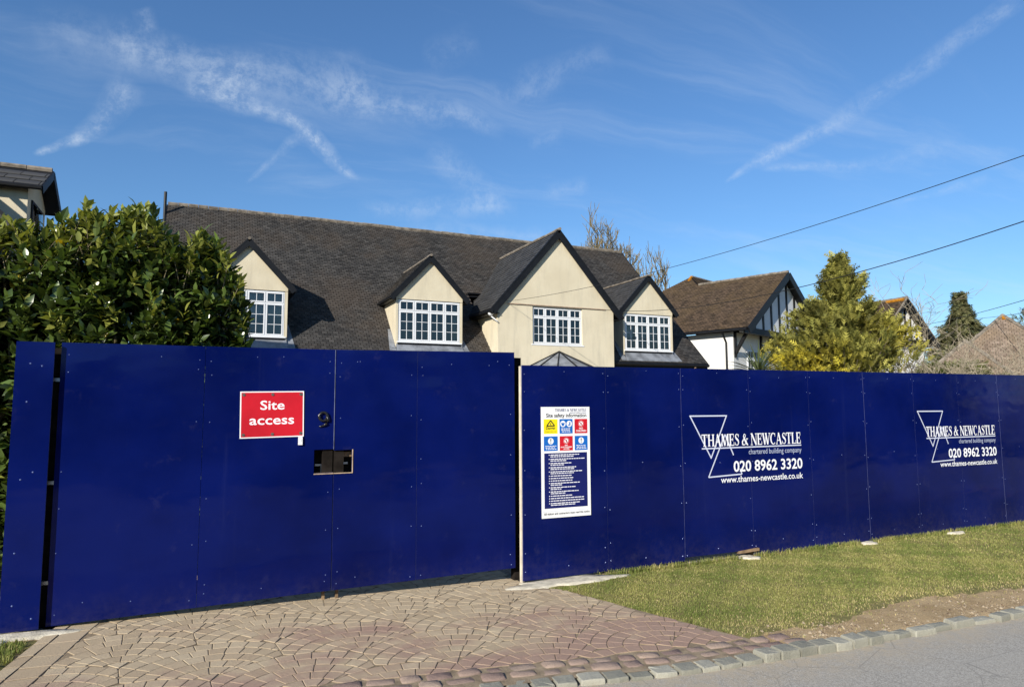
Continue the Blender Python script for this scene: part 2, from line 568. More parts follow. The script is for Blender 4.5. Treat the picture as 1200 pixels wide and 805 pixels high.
class MB:
    """collects faces in world coordinates; build() links them as one mesh object"""

    def __init__(self):
        self.v, self.f, self.mi = [], [], []

    def add(self, vs, fs, mi=0):
        n = len(self.v)
        self.v += [tuple(p) for p in vs]
        self.f += [tuple(i + n for i in f) for f in fs]
        self.mi += [mi] * len(fs)
        return self

    def poly(self, vs, mi=0):
        return self.add(vs, [tuple(range(len(vs)))], mi)

    def box(self, x0, x1, y0, y1, z0, z1, mi=0, T=None):
        vs = [(x, y, z) for x in (x0, x1) for y in (y0, y1) for z in (z0, z1)]
        if T:
            vs = [T(p) for p in vs]
        return self.add(vs, [(0, 1, 3, 2), (4, 6, 7, 5), (0, 4, 5, 1), (2, 3, 7, 6), (0, 2, 6, 4), (1, 5, 7, 3)], mi)

    def prism(self, pts, vec, mi=0):
        """a planar polygon swept along a vector"""
        n = len(pts)
        vec = Vector(vec)
        top = [Vector(p) + vec for p in pts]
        fs = [tuple(range(n))[::-1], tuple(range(n, 2 * n))]
        fs += [(i, (i + 1) % n, n + (i + 1) % n, n + i) for i in range(n)]
        return self.add([tuple(p) for p in pts] + [tuple(p) for p in top], fs, mi)

    def beam(self, a, b, w, h, up=(0, 0, 1), mi=0):
        a, b = Vector(a), Vector(b)
        d = (b - a).normalized()
        s = d.cross(Vector(up)).normalized() * (w / 2)
        t = s.cross(d).normalized() * (h / 2)
        ring = [-s - t, s - t, s + t, -s + t]
        return self.add([a + r for r in ring] + [b + r for r in ring],
                        [(3, 2, 1, 0), (4, 5, 6, 7)] + [(i, (i + 1) % 4, 4 + (i + 1) % 4, 4 + i) for i in range(4)], mi)

    def tube(self, pts, rad, n=6, cap=True, mi=0):
        pts = [Vector(p) for p in pts]
        rad = rad if isinstance(rad, (list, tuple)) else [rad] * len(pts)
        base = len(self.v)
        ref = Vector((0.31, 0.17, 0.93))
        for i, p in enumerate(pts):
            d = (pts[min(i + 1, len(pts) - 1)] - pts[max(i - 1, 0)])
            d = d.normalized() if d.length > 1e-9 else Vector((0, 0, 1))
            r = ref if abs(d.dot(ref)) < 0.95 else Vector((1, 0, 0))
            s = d.cross(r).normalized()
            t = d.cross(s)
            for k in range(n):
                a = 2 * math.pi * k / n
                self.v.append(tuple(p + (s * math.cos(a) + t * math.sin(a)) * rad[i]))
        for i in range(len(pts) - 1):
            for k in range(n):
                self.f.append((base + i * n + k, base + i * n + (k + 1) % n, base + (i + 1) * n + (k + 1) % n, base + (i + 1) * n + k))
                self.mi.append(mi)
        if cap:
            self.f.append(tuple(base + k for k in range(n))[::-1])
            self.f.append(tuple(base + (len(pts) - 1) * n + k for k in range(n)))
            self.mi += [mi, mi]
        return self

    def disc(self, c, r, y_th, n=10, mi=0):
        """a low disc facing -Y"""
        pts = [(c[0] + r * math.cos(2 * math.pi * k / n), c[1], c[2] + r * math.sin(2 * math.pi * k / n)) for k in range(n)]
        return self.prism(pts, (0, -y_th, 0), mi)

    def build(self, name, mats, parent=None, smooth=False, kind=None, label=None):
        o = root_loc(parent) if parent is not None else Vector((0, 0, 0))
        me = bpy.data.meshes.new(name)
        me.from_pydata([(x - o.x, y - o.y, z - o.z) for x, y, z in self.v], [], self.f)
        me.update()
        ob = link(name, me, mats, parent)
        if any(self.mi):
            me.polygons.foreach_set('material_index', self.mi)
        if smooth:
            me.polygons.foreach_set('use_smooth', [True] * len(me.polygons))
        if kind:
            ob['kind'] = kind
        if label:
            ob['label'] = label
        return ob

    def thing(self, name, mats, label, cat, group=None, smooth=False, kind=None):
        """a top-level thing that is one mesh, its origin at its base"""
        a = np.array(self.v)
        o = Vector(((a[:, 0].min() + a[:, 0].max()) / 2, (a[:, 1].min() + a[:, 1].max()) / 2, a[:, 2].min()))
        self.v = [(x - o.x, y - o.y, z - o.z) for x, y, z in self.v]
        ob = self.build(name, mats, None, smooth)
        ob.location = o
        return tag(ob, label, cat, group, kind)


def mesh_np(name, V, F, mats, parent=None, col=None, smooth=False, kind=None):
    """fast mesh from arrays; F is (m, k); col is a per-vertex colour (n,3) or value (n,)"""
    V = np.asarray(V, np.float64)
    if parent is not None:
        V = V - np.array(root_loc(parent))
    F = np.asarray(F, np.int32)
    me = bpy.data.meshes.new(name)
    me.vertices.add(len(V))
    me.vertices.foreach_set('co', V.astype(np.float32).ravel())
    k = F.shape[1]
    me.loops.add(F.size)
    me.loops.foreach_set('vertex_index', F.ravel())
    me.polygons.add(len(F))
    me.polygons.foreach_set('loop_start', np.arange(0, F.size, k, dtype=np.int32))
    me.polygons.foreach_set('loop_total', np.full(len(F), k, np.int32))
    me.update(calc_edges=True)
    if col is not None:
        col = np.asarray(col, np.float32)
        if col.ndim == 1:
            col = np.repeat(col[:, None], 3, 1)
        a = me.attributes.new('Col', 'FLOAT_COLOR', 'POINT')
        a.data.foreach_set('color', np.concatenate([col, np.ones((len(col), 1), np.float32)], 1).ravel())
    if smooth:
        me.polygons.foreach_set('use_smooth', np.ones(len(F), bool))
    o = link(name, me, mats, parent)
    if kind:
        o['kind'] = kind
    return o


def unit(a):
    return a / np.maximum(np.linalg.norm(a, axis=1, keepdims=True), 1e-9)


def scatter(P, D, U, S, tv, tf, W=None):
    """copies of a template (x = across, y = along, z = normal) at points P, along D, roughly facing U, size S"""
    D = unit(D)
    X = unit(np.cross(D, U))
    Z = np.cross(X, D)
    tv = np.asarray(tv, float)
    W = S if W is None else W
    V = (P[:, None, :] + X[:, None, :] * (tv[None, :, 0:1] * W[:, None, None]) + D[:, None, :] * (tv[None, :, 1:2] * S[:, None, None])
         + Z[:, None, :] * (tv[None, :, 2:3] * S[:, None, None]))
    n, k = len(P), len(tv)
    F = (np.asarray(tf)[None] + (np.arange(n) * k)[:, None, None]).reshape(-1, len(tf[0]))
    return V.reshape(-1, 3), F


# ------------------------------------------------------------------ the lie of the land
KX = [-60, -3, 0, 2.1, 3.3, 4.1, 5.4, 7.1, 12, 60]
KY = [4.95, 4.95, 4.8, 4.50, 4.27, 4.19, 4.09, 4.01, 3.93, 3.9]
FENCE_Y = 7.10


def kerb_y(x):
    return np.interp(x, KX, KY)


def gz(x, y):
    """height of the verge and driveway"""
    x = np.asarray(x, float)
    y = np.asarray(y, float)
    return 0.09 * np.clip((3.4 - x) / 4.7, 0, 1.15) * np.clip((y - 4.5) / 2.6, 0, 1.0)


def drive_right(y):
    return np.interp(y, [4.3, 4.7, 5.6, 6.66, 6.95, 12], [4.46, 4.28, 3.98, 3.66, 3.38, 3.38])


def drive_left(y):          # outer edge of the two edging rows
    return -1.08 - 0.205 * (7.1 - y)


def turf_edge(x):           # where the grass stops before the kerb
    return np.interp(x, [3.5, 4.2, 4.7, 5.35, 6.0, 6.7, 7.4, 8.3, 10, 14, 60], [4.35, 4.60, 4.68, 4.58, 4.76, 4.84, 4.72, 4.62, 4.5, 4.4, 4.3])


def pnoise(x, y, s=0):
    return (np.sin(1.7 * x + 2.3 * y + s) + np.sin(3.1 * x - 1.9 * y + 1.3 + 2 * s) + np.sin(5.3 * x + 4.7 * y + 2.1 - s)
            + np.sin(-7.1 * x + 6.3 * y + 0.7 + s)) / 4


def grid_lines(a, b, fine, out):
    core = list(np.arange(a, b + 1e-6, fine))
    step = fine
    lo, hi = core[0], core[-1]
    left, right = [], []
    while hi < out or lo > -out:
        step *= 1.45
        hi += step
        lo -= step
        right.append(hi)
        left.append(lo)
    return np.array(left[::-1] + core + right)


gx = grid_lines(-6.0, 16.0, 0.11, 500)
gy = grid_lines(3.6, 9.5, 0.07, 500)
XX, YY = np.meshgrid(gx, gy, indexing='ij')
ky = kerb_y(XX)
over = np.clip((YY - (ky + 0.06)) / 0.06, 0, 1)
ZZ = (gz(XX, YY) - 0.012 + 0.010 * pnoise(XX * 2.2, YY * 2.2) * ((YY < 7.0) & (XX > 4.0))) * over + (1 - over) * (-0.16)
ind = (XX > drive_left(YY) - 0.02) & (XX < drive_right(YY) + 0.02) & (YY > 4.2) & (YY < 12)
ZZ = np.where(ind, ZZ - 0.05, ZZ)
ZZ = np.where(YY < -2.6, 0.02, ZZ)
n1, n2 = XX.shape
idx = np.arange(n1 * n2).reshape(n1, n2)
F = np.stack([idx[:-1, :-1], idx[1:, :-1], idx[1:, 1:], idx[:-1, 1:]], -1).reshape(-1, 4)
inturf = ((YY > turf_edge(XX)) & (XX > drive_right(YY)) & (YY < 7.05)) | ((XX < drive_left(YY)) & (YY > 5.1) & (YY < 6.95)) | (YY < -2.6)
far = (YY > 30) | (np.abs(XX) > 25)
site = (YY > 7.1) & ~far
colr = np.zeros((n1 * n2, 3))
colr[:, 0] = np.where(site, 0.0, 1.0).ravel()
colr[:, 1] = np.where(inturf | far, 0.8, 0.1).ravel()
ground = mesh_np('ground', np.stack([XX, YY, ZZ], -1).reshape(-1, 3), F, 'earth', None, colr, True, 'structure')

# the road
xs = np.concatenate([np.linspace(-300, -8, 8), np.linspace(-6, 16, 90), np.linspace(18, 300, 10)])
rv, rf = [], []
for i, x in enumerate(xs):
    rv += [(x, kerb_y(x) + 0.05, -0.035), (x, (kerb_y(x) - 2.7) / 2, 0.0), (x, -2.7, -0.035)]
    if i:
        a = 3 * (i - 1)
        rf += [(a, a + 1, a + 4, a + 3), (a + 1, a + 2, a + 5, a + 4)]
mesh_np('road', rv, rf, 'asphalt', None, None, True, 'structure')


def stone_mesh(poly, z0, depth, bevel=0.012, sink=0.010, tilt=(0, 0), wob=0.0):
    """a stone from its outline (list of x, y): a bevelled top, straight sides; returns local verts, faces"""
    P = np.array(poly, float)
    c = P.mean(0)
    d = c - P
    ln = np.maximum(np.linalg.norm(d, axis=1, keepdims=True), 1e-6)
    inner = P + d / ln * np.minimum(bevel * 1.4, ln * 0.35)
    n = len(P)
    vs = []
    for p in inner:
        vs.append((p[0], p[1], z0 + tilt[0] * (p[0] - c[0]) + tilt[1] * (p[1] - c[1]) + random.uniform(-wob, wob)))
    for p in P:
        vs.append((p[0], p[1], z0 - sink + tilt[0] * (p[0] - c[0]) + tilt[1] * (p[1] - c[1])))
    for p in P:
        vs.append((p[0], p[1], z0 - depth))
    fs = [tuple(range(n))]
    for i in range(n):
        j = (i + 1) % n
        fs += [(n + i, n + j, j, i), (2 * n + i, 2 * n + j, n + j, n + i)]
    return vs, fs


def ccw(poly):
    a = 0
    for i in range(len(poly)):
        x0, y0 = poly[i]
        x1, y1 = poly[(i + 1) % len(poly)]
        a += x0 * y1 - x1 * y0
    return poly if a > 0 else poly[::-1]


def area(poly):
    a = 0
    for i in range(len(poly)):
        x0, y0 = poly[i]
        x1, y1 = poly[(i + 1) % len(poly)]
        a += x0 * y1 - x1 * y0
    return abs(a) / 2


# ---- the driveway: fans of small paving stones
drive = empty('driveway', (1.2, 5.8, 0.0), kind='structure')
bm = MB()
ys = np.linspace(4.3, 9.0, 30)
for i in range(len(ys) - 1):
    ya, yb = ys[i], ys[i + 1]
    for x0, x1 in zip(np.linspace(0, 1, 15)[:-1], np.linspace(0, 1, 15)[1:]):
        q4 = []
        for t, y in ((x0, ya), (x1, ya), (x1, yb), (x0, yb)):
            xx = drive_left(y) + (drive_right(y) - drive_left(y)) * t
            y2 = max(y, float(kerb_y(xx)) + 0.10)
            q4.append((xx, y2, float(gz(xx, y2)) - 0.0065))
        bm.poly(q4)
bm.build('jointing', 'joint_sand', drive)

W = 1.12
RAD = W / math.sqrt(2)
RING = RAD / 6.0
GAP = 0.0030
cells = []
rot = R(6.0)
cr, sr = math.cos(rot), math.sin(rot)
for row in range(-2, 14):
    for col in range(-4, 9):
        cx0 = (col + (0.5 if row % 2 else 0.0)) * W - 1.0
        cy0 = row * W / 2 + 3.4
        for k in range(6):
            r0, r1 = k * RING, (k + 1) * RING
            nst = max(1, int(round((math.pi / 2 * (r0 + r1) / 2) / 0.135))) if k else 1
            off = random.uniform(-0.5, 0.5)
            span0, span1 = R(22.5), R(157.5)
            nn = int(nst * 1.5) + 1 if k else 1
            edges = [span0 + (span1 - span0) * (j + (off if 0 < j < nn else 0) * 0.6) / nn for j in range(nn + 1)]
            for j in range(nn):
                a0, a1 = edges[j], edges[j + 1]
                inn, out = [], []
                ns = 4
                for s in range(ns + 1):
                    g = GAP / max((r0 + r1) / 2, 0.05)
                    ph = a0 + g + (a1 - a0 - 2 * g) * s / ns
                    u = (math.cos(ph), math.sin(ph))
                    rmin = W * max(0.0, abs(u[0]) - u[1]) + 0.0
                    rm = max(r0, rmin) + GAP
                    rM = min(r1, RAD, W / 2 / max(abs(u[0]), 1e-6)) - GAP
                    if rM - rm < 0.012:
                        continue
                    inn.append((rm * u[0], rm * u[1]))
                    out.append((rM * u[0], rM * u[1]))
                if len(inn) < 2:
                    continue
                poly = inn + out[::-1]
                # drop doubled points
                pl = [poly[0]]
                for p in poly[1:]:
                    if math.hypot(p[0] - pl[-1][0], p[1] - pl[-1][1]) > 0.006:
                        pl.append(p)
                if len(pl) > 3 and math.hypot(pl[0][0] - pl[-1][0], pl[0][1] - pl[-1][1]) < 0.006:
                    pl.pop()
                if len(pl) < 3 or area(pl) < 0.0011:
                    continue
                pl = [(cx0 + p[0], cy0 + p[1]) for p in pl]
                pl = [(1.4 + (p[0] - 1.4) * cr - (p[1] - 5.8) * sr, 5.8 + (p[0] - 1.4) * sr + (p[1] - 5.8) * cr) for p in pl]
                cx = sum(p[0] for p in pl) / len(pl)
                cy = sum(p[1] for p in pl) / len(pl)
                inL = drive_left(cy) + 0.33
                if cy < kerb_y(cx) + 0.44 or cy > 8.8 or cx < inL or cx > drive_right(cy) - 0.03:
                    continue
                cl = []
                for p in pl:
                    cl.append((min(max(p[0], drive_left(p[1]) + 0.332), float(drive_right(p[1])) - 0.008), max(p[1], float(kerb_y(p[0])) + 0.445)))
                if area(cl) < 0.001:
                    continue
                cells.append(ccw(cl))
# two edging rows down the left side
for rowi in (0, 1):
    y = 4.6
    while y < 8.8:
        L = random.uniform(0.19, 0.30)
        x0 = lambda yy: drive_left(yy) + rowi * 0.115 + 0.006
        x1 = lambda yy: drive_left(yy) + (0.110 if rowi == 0 else 0.325)
        cells.append(ccw([(x0(y), y + 0.005), (x1(y), y + 0.005), (x1(y + L), y + L - 0.005), (x0(y + L), y + L - 0.005)]))
        y += L


def view_rank(p):
    c = np.mean(p, axis=0)
    dep = c[0] * 0.416 + c[1] * 0.909
    lat = c[0] * 0.909 - c[1] * 0.416
    vis = abs(lat) < dep * 0.76 and dep > 4.55 and c[1] < 7.35
    return (0 if vis else 1000) + dep * dep / math.sqrt(area(p)) * 0.1


cells.sort(key=view_rank)
rest = MB()
rcol, rmi = [], []
for i, p in enumerate(cells):
    c = np.mean(p, axis=0)
    z = float(gz(c[0], c[1])) + random.uniform(-0.001, 0.0015)
    gxs = (float(gz(c[0] + 0.1, c[1])) - float(gz(c[0], c[1]))) * 10
    gys = (float(gz(c[0], c[1] + 0.1)) - float(gz(c[0], c[1]))) * 10
    vs, fs = stone_mesh([(a - c[0], b - c[1]) for a, b in p], 0.0, 0.03, 0.004, 0.0022,
                        (gxs + random.uniform(-0.012, 0.012), gys + random.uniform(-0.012, 0.012)), 0.0006)
    shade = random.uniform(0.0, 1.0)
    if i < 300:
        me = bpy.data.meshes.new('paving_stone')
        me.from_pydata(vs, [], fs)
        a = me.attributes.new('Col', 'FLOAT_COLOR', 'POINT')
        a.data.foreach_set('color', np.array([shade, shade, shade, 1] * len(vs), np.float32))
        link('paving_stone', me, ['paver', 'joint_sand'], drive, (c[0] - 1.2, c[1] - 5.8, z))
        me.polygons.foreach_set('material_index', [0] + [0, 1] * ((len(fs) - 1) // 2))
    else:
        rest.add([(a + c[0], b + c[1], h + z) for a, b, h in vs], fs)
        rcol += [shade] * len(vs)
        rmi += [0] + [0, 1] * ((len(fs) - 1) // 2)
rest.mi = rmi
ob = rest.build('far_paving_stones', ['paver', 'joint_sand'], drive, kind='stuff')
a = ob.data.attributes.new('Col', 'FLOAT_COLOR', 'POINT')
a.data.foreach_set('color', np.array([[s, s, s, 1] for s in rcol], np.float32).ravel())


def rough_stone(cx, cy, lx, ly, ang, ztop, zbot, bulge=0.012, n=10, flat_top=False):
    """a worn rounded sett: superellipse outline, domed top; returns verts about (cx, cy, zbot) and faces"""
    rings = [(1.0, 0.0), (1.0, 0.80), (0.975, 0.95), (0.90, 1.0)] if flat_top else [(1.0, 0.0), (1.0, 0.66), (0.95, 0.92), (0.80, 1.0)]
    ca, sa = math.cos(ang), math.sin(ang)
    jit = [random.uniform(0.93, 1.05) for _ in range(n)]
    vs, fs = [], []
    h = ztop - zbot
    for sc_, hz in rings:
        for k in range(n):
            t = 2 * math.pi * (k + 0.5) / n
            ex = 0.16 if flat_top else 0.30
            x = math.copysign(abs(math.cos(t)) ** ex, math.cos(t)) * lx / 2 * sc_ * jit[k]
            y = math.copysign(abs(math.sin(t)) ** ex, math.sin(t)) * ly / 2 * sc_ * jit[k]
            z = h * hz - (bulge if hz < 1 and hz > 0.6 else 0) * 0.3 + (random.uniform(-0.004, 0.004) if hz > 0.8 else 0)
            vs.append((x * ca - y * sa, x * sa + y * ca, z))
    vs.append((0, 0, h + bulge * 0.5))
    for r in range(len(rings) - 1):
        for k in range(n):
            j = (k + 1) % n
            fs.append((r * n + k, r * n + j, (r + 1) * n + j, (r + 1) * n + k))
    top = (len(rings) - 1) * n
    for k in range(n):
        fs.append((top + k, top + (k + 1) % n, len(vs) - 1))
    return vs, fs


def put_stone(name, mat, parent, cx, cy, lx, ly, ang, ztop, zbot, bulge=0.012, flat_top=False):
    vs, fs = rough_stone(cx, cy, lx, ly, ang, ztop, zbot, bulge, 10, flat_top)
    me = bpy.data.meshes.new(name)
    me.from_pydata(vs, [], fs)
    me.polygons.foreach_set('use_smooth', [not flat_top] * len(fs))
    rl = root_loc(parent)
    return link(name, me, mat, parent, (cx - rl.x, cy - rl.y, zbot - rl.z))


# two rows of purple edging cobbles along the foot of the drive
for rowi in (0, 1):
    x = -2.0 + rowi * 0.1
    while x < 4.75 - rowi * 0.15:
        L = random.uniform(0.17, 0.27)
        xc = x + L / 2
        slope = float(kerb_y(xc + 0.1) - kerb_y(xc - 0.1)) / 0.2
        yc = float(kerb_y(xc)) + 0.255 + rowi * 0.135 + random.uniform(-0.008, 0.008)
        if not (xc > 3.6 and random.random() < 0.12):
            z = float(gz(xc, yc))
            put_stone('edging_cobble', 'cobble', drive, xc, yc, L - random.uniform(0.012, 0.04), random.uniform(0.10, 0.13), math.atan(slope) + random.uniform(-0.14, 0.14),
                      z + random.uniform(-0.008, 0.010), z - 0.05, 0.014)
        x += L
# ---- the kerb of granite setts
kerb = empty('kerb', (4.0, 4.2, -0.05), kind='structure')
x = -3.0
while x < 16:
    big = x < 5.2
    L = random.uniform(0.165, 0.205) if big else random.uniform(0.15, 0.30)
    xc = x + L / 2
    slope = float(kerb_y(xc + 0.1) - kerb_y(xc - 0.1)) / 0.2
    ly = 0.155 if big else random.uniform(0.09, 0.14)
    zt = -0.004 if xc < 4.1 else (0.030 if big else random.uniform(-0.012, 0.028))
    yc = float(kerb_y(xc)) + 0.085 + (random.uniform(-0.006, 0.006) if big else random.uniform(-0.01, 0.03))
    if xc > 4.25 or True:
        put_stone('kerb_stone', 'granite', kerb, xc, yc, L - 0.014, ly, math.atan(slope) + random.uniform(-0.07, 0.07) + (0 if big else random.uniform(-0.12, 0.12)),
                  zt + random.uniform(-0.006, 0.008), -0.10, 0.003 if big else 0.012, True)
    x += L


# ---- pale concrete at the feet of the hoarding
def blob(name, cx, cy, rx, ry, h, mat, label, cat, group=None, n=34, seed=0, dome=0.5):
    rr = random.Random(seed)
    ph = [rr.uniform(0, 6.28) for _ in range(4)]
    mb = MB()
    rings = [(1.0, -0.02), (0.94, h * 0.6), (0.6, h), (0.0, h * (1 + dome * 0.3))]
    vs = []
    for s, z in rings[:-1]:
        for k in range(n):
            t = 2 * math.pi * k / n
            w = 1 + 0.20 * math.sin(2 * t + ph[0]) + 0.16 * math.sin(3 * t + ph[1]) + 0.13 * math.sin(5 * t + ph[2]) + 0.10 * math.sin(9 * t + ph[3]) + rr.uniform(-0.07, 0.07)
            x, y = cx + rx * s * w * math.cos(t), cy + ry * s * w * math.sin(t)
            vs.append((x, y, float(gz(x, y)) + z + rr.uniform(-0.003, 0.003)))
    vs.append((cx, cy, float(gz(cx, cy)) + rings[-1][1]))
    fs = []
    for r in range(2):
        for k in range(n):
            fs.append((r * n + k, r * n + (k + 1) % n, (r + 1) * n + (k + 1) % n, (r + 1) * n + k))
    for k in range(n):
        fs.append((2 * n + k, 2 * n + (k + 1) % n, len(vs) - 1))
    mb.add(vs, fs)
    return mb.thing(name, mat, label, cat, group, True)


blob('concrete_apron', 3.86, 6.98, 0.62, 0.20, 0.006, 'mortar', 'pale spilled concrete between drive stones and hoarding below safety sign', 'concrete', seed=3)
blob('concrete_strip', -1.52, 7.02, 0.52, 0.15, 0.008, 'mortar', 'pale concrete strip below narrow blue panel beside the gate', 'concrete', seed=4)
blob('concrete_footing', 6.60, 7.04, 0.15, 0.10, 0.010, 'mortar', 'white concrete footing with timber offcut behind it', 'footing', 'concrete footings under the hoarding', seed=5)
blob('concrete_footing', 8.85, 7.01, 0.15, 0.08, 0.010, 'mortar', 'white concrete footing in grass, middle one of three', 'footing', 'concrete footings under the hoarding', seed=6)
blob('concrete_footing', 10.75, 6.97, 0.16, 0.08, 0.012, 'mortar', 'white concrete footing in grass below right-hand company logo', 'footing', 'concrete footings under the hoarding', seed=8)
mb = MB()
mb.beam((6.50, 7.13, 0.055), (6.83, 7.10, 0.075), 0.07, 0.035)
mb.thing('timber_offcut', 'timber', 'short brown timber offcut wedged under blue hoarding', 'timber')

# ------------------------------------------------------------------ hoarding sheets


def wave(x, z):
    return 0.0040 * (np.sin(2.1 * x + 0.6 * z) * np.sin(1.7 * z + 0.9 * x + 0.4) + 0.6 * np.sin(4.3 * x - 1.1) * np.sin(3.1 * z + x))


def sheet(name, x0, x1, bot, top, y, parent, th=0.018, hole=None, off=0.0, nx=7, nz=14):
    """one board: a slightly buckled front skin, ply edges, back; bot/top are functions of x"""
    us = list(np.linspace(0, 1, nx + 1))
    vs_ = list(np.linspace(0, 1, nz + 1))
    if hole:
        hx0, hx1, hz0, hz1 = hole
        us = sorted(set([round((h - x0) / (x1 - x0), 5) for h in (hx0, hx1) if x0 + 1e-4 < h < x1 - 1e-4] + us))
        zb, zt = bot((x0 + x1) / 2), top((x0 + x1) / 2)
        vs_ = sorted(set([round((h - zb) / (zt - zb), 5) for h in (hz0, hz1)] + vs_))
    V, Fc, mi = [], [], []
    nu, nv = len(us), len(vs_)
    for s in (0, 1):
        for u in us:
            x = x0 + (x1 - x0) * u
            for v in vs_:
                z = bot(x) + (top(x) - bot(x)) * v
                V.append((x, y + off + float(wave(x, z)) + s * th, z))
    keep = np.ones((nu - 1, nv - 1), bool)
    if hole:
        for i in range(nu - 1):
            for j in range(nv - 1):
                xm = x0 + (x1 - x0) * (us[i] + us[i + 1]) / 2
                zm = bot(xm) + (top(xm) - bot(xm)) * (vs_[j] + vs_[j + 1]) / 2
                if hx0 < xm < hx1 and hz0 - 0.004 < zm < hz1 + 0.004:
                    keep[i, j] = False
    I = lambda s, i, j: s * nu * nv + i * nv + j
    for i in range(nu - 1):
        for j in range(nv - 1):
            if not keep[i, j]:
                continue
            Fc.append((I(0, i, j), I(0, i + 1, j), I(0, i + 1, j + 1), I(0, i, j + 1)))
            mi.append(0)
            Fc.append((I(1, i, j), I(1, i, j + 1), I(1, i + 1, j + 1), I(1, i + 1, j)))
            mi.append(1)
            for di, dj, e in ((-1, 0, ((i, j), (i, j + 1))), (1, 0, ((i + 1, j + 1), (i + 1, j))), (0, -1, ((i + 1, j), (i, j))), (0, 1, ((i, j + 1), (i + 1, j + 1)))):
                a, b = i + di, j + dj
                if 0 <= a < nu - 1 and 0 <= b < nv - 1 and keep[a, b]:
                    continue
                p, q_ = e
                n0 = len(V)
                V += [V[I(0, *p)], V[I(0, *q_)], V[I(1, *q_)], V[I(1, *p)]]
                Fc.append((n0, n0 + 1, n0 + 2, n0 + 3))
                mi.append(2 if di else 1)
    o = root_loc(parent)
    me = bpy.data.meshes.new(name)
    me.from_pydata([(a - o.x, b - o.y, c - o.z) for a, b, c in V], [], Fc)
    ob = link(name, me, ['navy', 'ply', 'navy_edge_highlight'], parent)
    me.polygons.foreach_set('material_index', mi)
    me.polygons.foreach_set('use_smooth', [m == 0 for m in mi])
    return ob


def screws(pts, y, parent, r=0.0054):
    mb = MB()
    for x, z in pts:
        yy = y + float(wave(x, z))
        ring = [(x + r * math.cos(k * math.pi / 3), yy + 0.0005, z + r * math.sin(k * math.pi / 3)) for k in range(6)]
        mb.add(ring + [(x, yy - 0.005, z)], [(k, (k + 1) % 6, 6) for k in range(6)])
    return mb.build('screws', 'screw', parent, kind='stuff')


# the long hoarding to the right of the gate
seams = [3.372, 4.498, 5.634, 6.770, 7.884, 9.004, 10.116, 11.202, 12.266, 13.36, 14.47, 15.58, 16.69, 17.8]
hoard = empty('hoarding', (8.0, FENCE_Y, 0.0), 'long navy blue site hoarding with white company lettering on grass verge', 'hoarding')
ftop = lambda x: 2.440 + 0.0042 * (x - 3.4)
for i in range(len(seams) - 1):
    a, b = seams[i], seams[i + 1]
    lift = [0.02, 0.03, 0.075, 0.01, 0.015, 0.0, 0.0, -0.01, -0.01, 0, 0, 0, 0][i]
    sheet('panel', a + 0.0015, b - 0.0015, lambda x, l=lift: l - 0.002 * (x - 3.4), ftop, FENCE_Y, hoard, off=[0, 0.0012, -0.001][i % 3])
    pts = []
    for e, s in ((a, 1), (b, -1)):
        for z in (0.12, 0.32, 0.75, 1.22, 1.72, 2.15, 2.36):
            if random.random() < 0.85:
                pts.append((e + s * random.uniform(0.028, 0.04), z + random.uniform(-0.03, 0.03)))
    for z in (0.14, 2.38, 1.25):
        pts.append(((a + b) / 2 + random.uniform(-0.05, 0.05), z + random.uniform(-0.03, 0.03)))
    screws(pts, FENCE_Y - 0.0015, hoard)
    pm = MB()
    pm.box(b - 0.05, b + 0.05, FENCE_Y + 0.07, FENCE_Y + 0.17, -0.1, 2.36)
    pm.build('post', 'timber', hoard)
for z in (0.35, 1.25, 2.15):
    MB().box(3.40, 17.8, FENCE_Y + 0.024, FENCE_Y + 0.069, z - 0.05, z + 0.05).build('rail', 'timber', hoard)
MB().box(3.362, 3.378, FENCE_Y + 0.0215, FENCE_Y + 0.06, 0.0, 2.43).build('edge_batten', 'pale_wood', hoard)

# ---- lettering


def text_data(s, size, sx=1.0, bold=0.0, spacing=1.0, align='LEFT'):
    cu = bpy.data.curves.new('lettering', 'FONT')
    cu.body = s
    cu.size = size
    cu.offset = bold * size
    cu.space_character = spacing
    cu.align_x = align
    cu.fill_mode = 'FRONT'
    cu.resolution_u = 3
    ob = bpy.data.objects.new('tmp', cu)
    COL.objects.link(ob)
    bpy.context.view_layer.update()
    me = bpy.data.meshes.new_from_object(ob.evaluated_get(bpy.context.evaluated_depsgraph_get()))
    vs = [(v.co.x * sx, v.co.y) for v in me.vertices]
    fs = [tuple(p.vertices) for p in me.polygons]
    bpy.data.objects.remove(ob)
    bpy.data.meshes.remove(me)
    bpy.data.curves.remove(cu)
    return vs, fs


def text_fit(s, x0, x1, z0, cap, bold=0.0, spacing=1.0):
    """text fitted between x0 and x1 with its baseline at z0 and capitals of height cap"""
    vs, fs = text_data('H', 1.0)
    ch = max(v[1] for v in vs)
    vs, fs = text_data(s, 1.0, 1.0, bold, spacing)
    a = min(v[0] for v in vs)
    b = max(v[0] for v in vs)
    kx = (x1 - x0) / (b - a)
    kz = cap / ch
    return [(x0 + (v[0] - a) * kx, z0 + v[1] * kz) for v in vs], fs


def flat(mb, vs, fs, y, wavy=True, mi=0):
    mb.add([(x, y + (float(wave(x, z)) if wavy else 0.0), z) for x, z in vs], fs, mi)


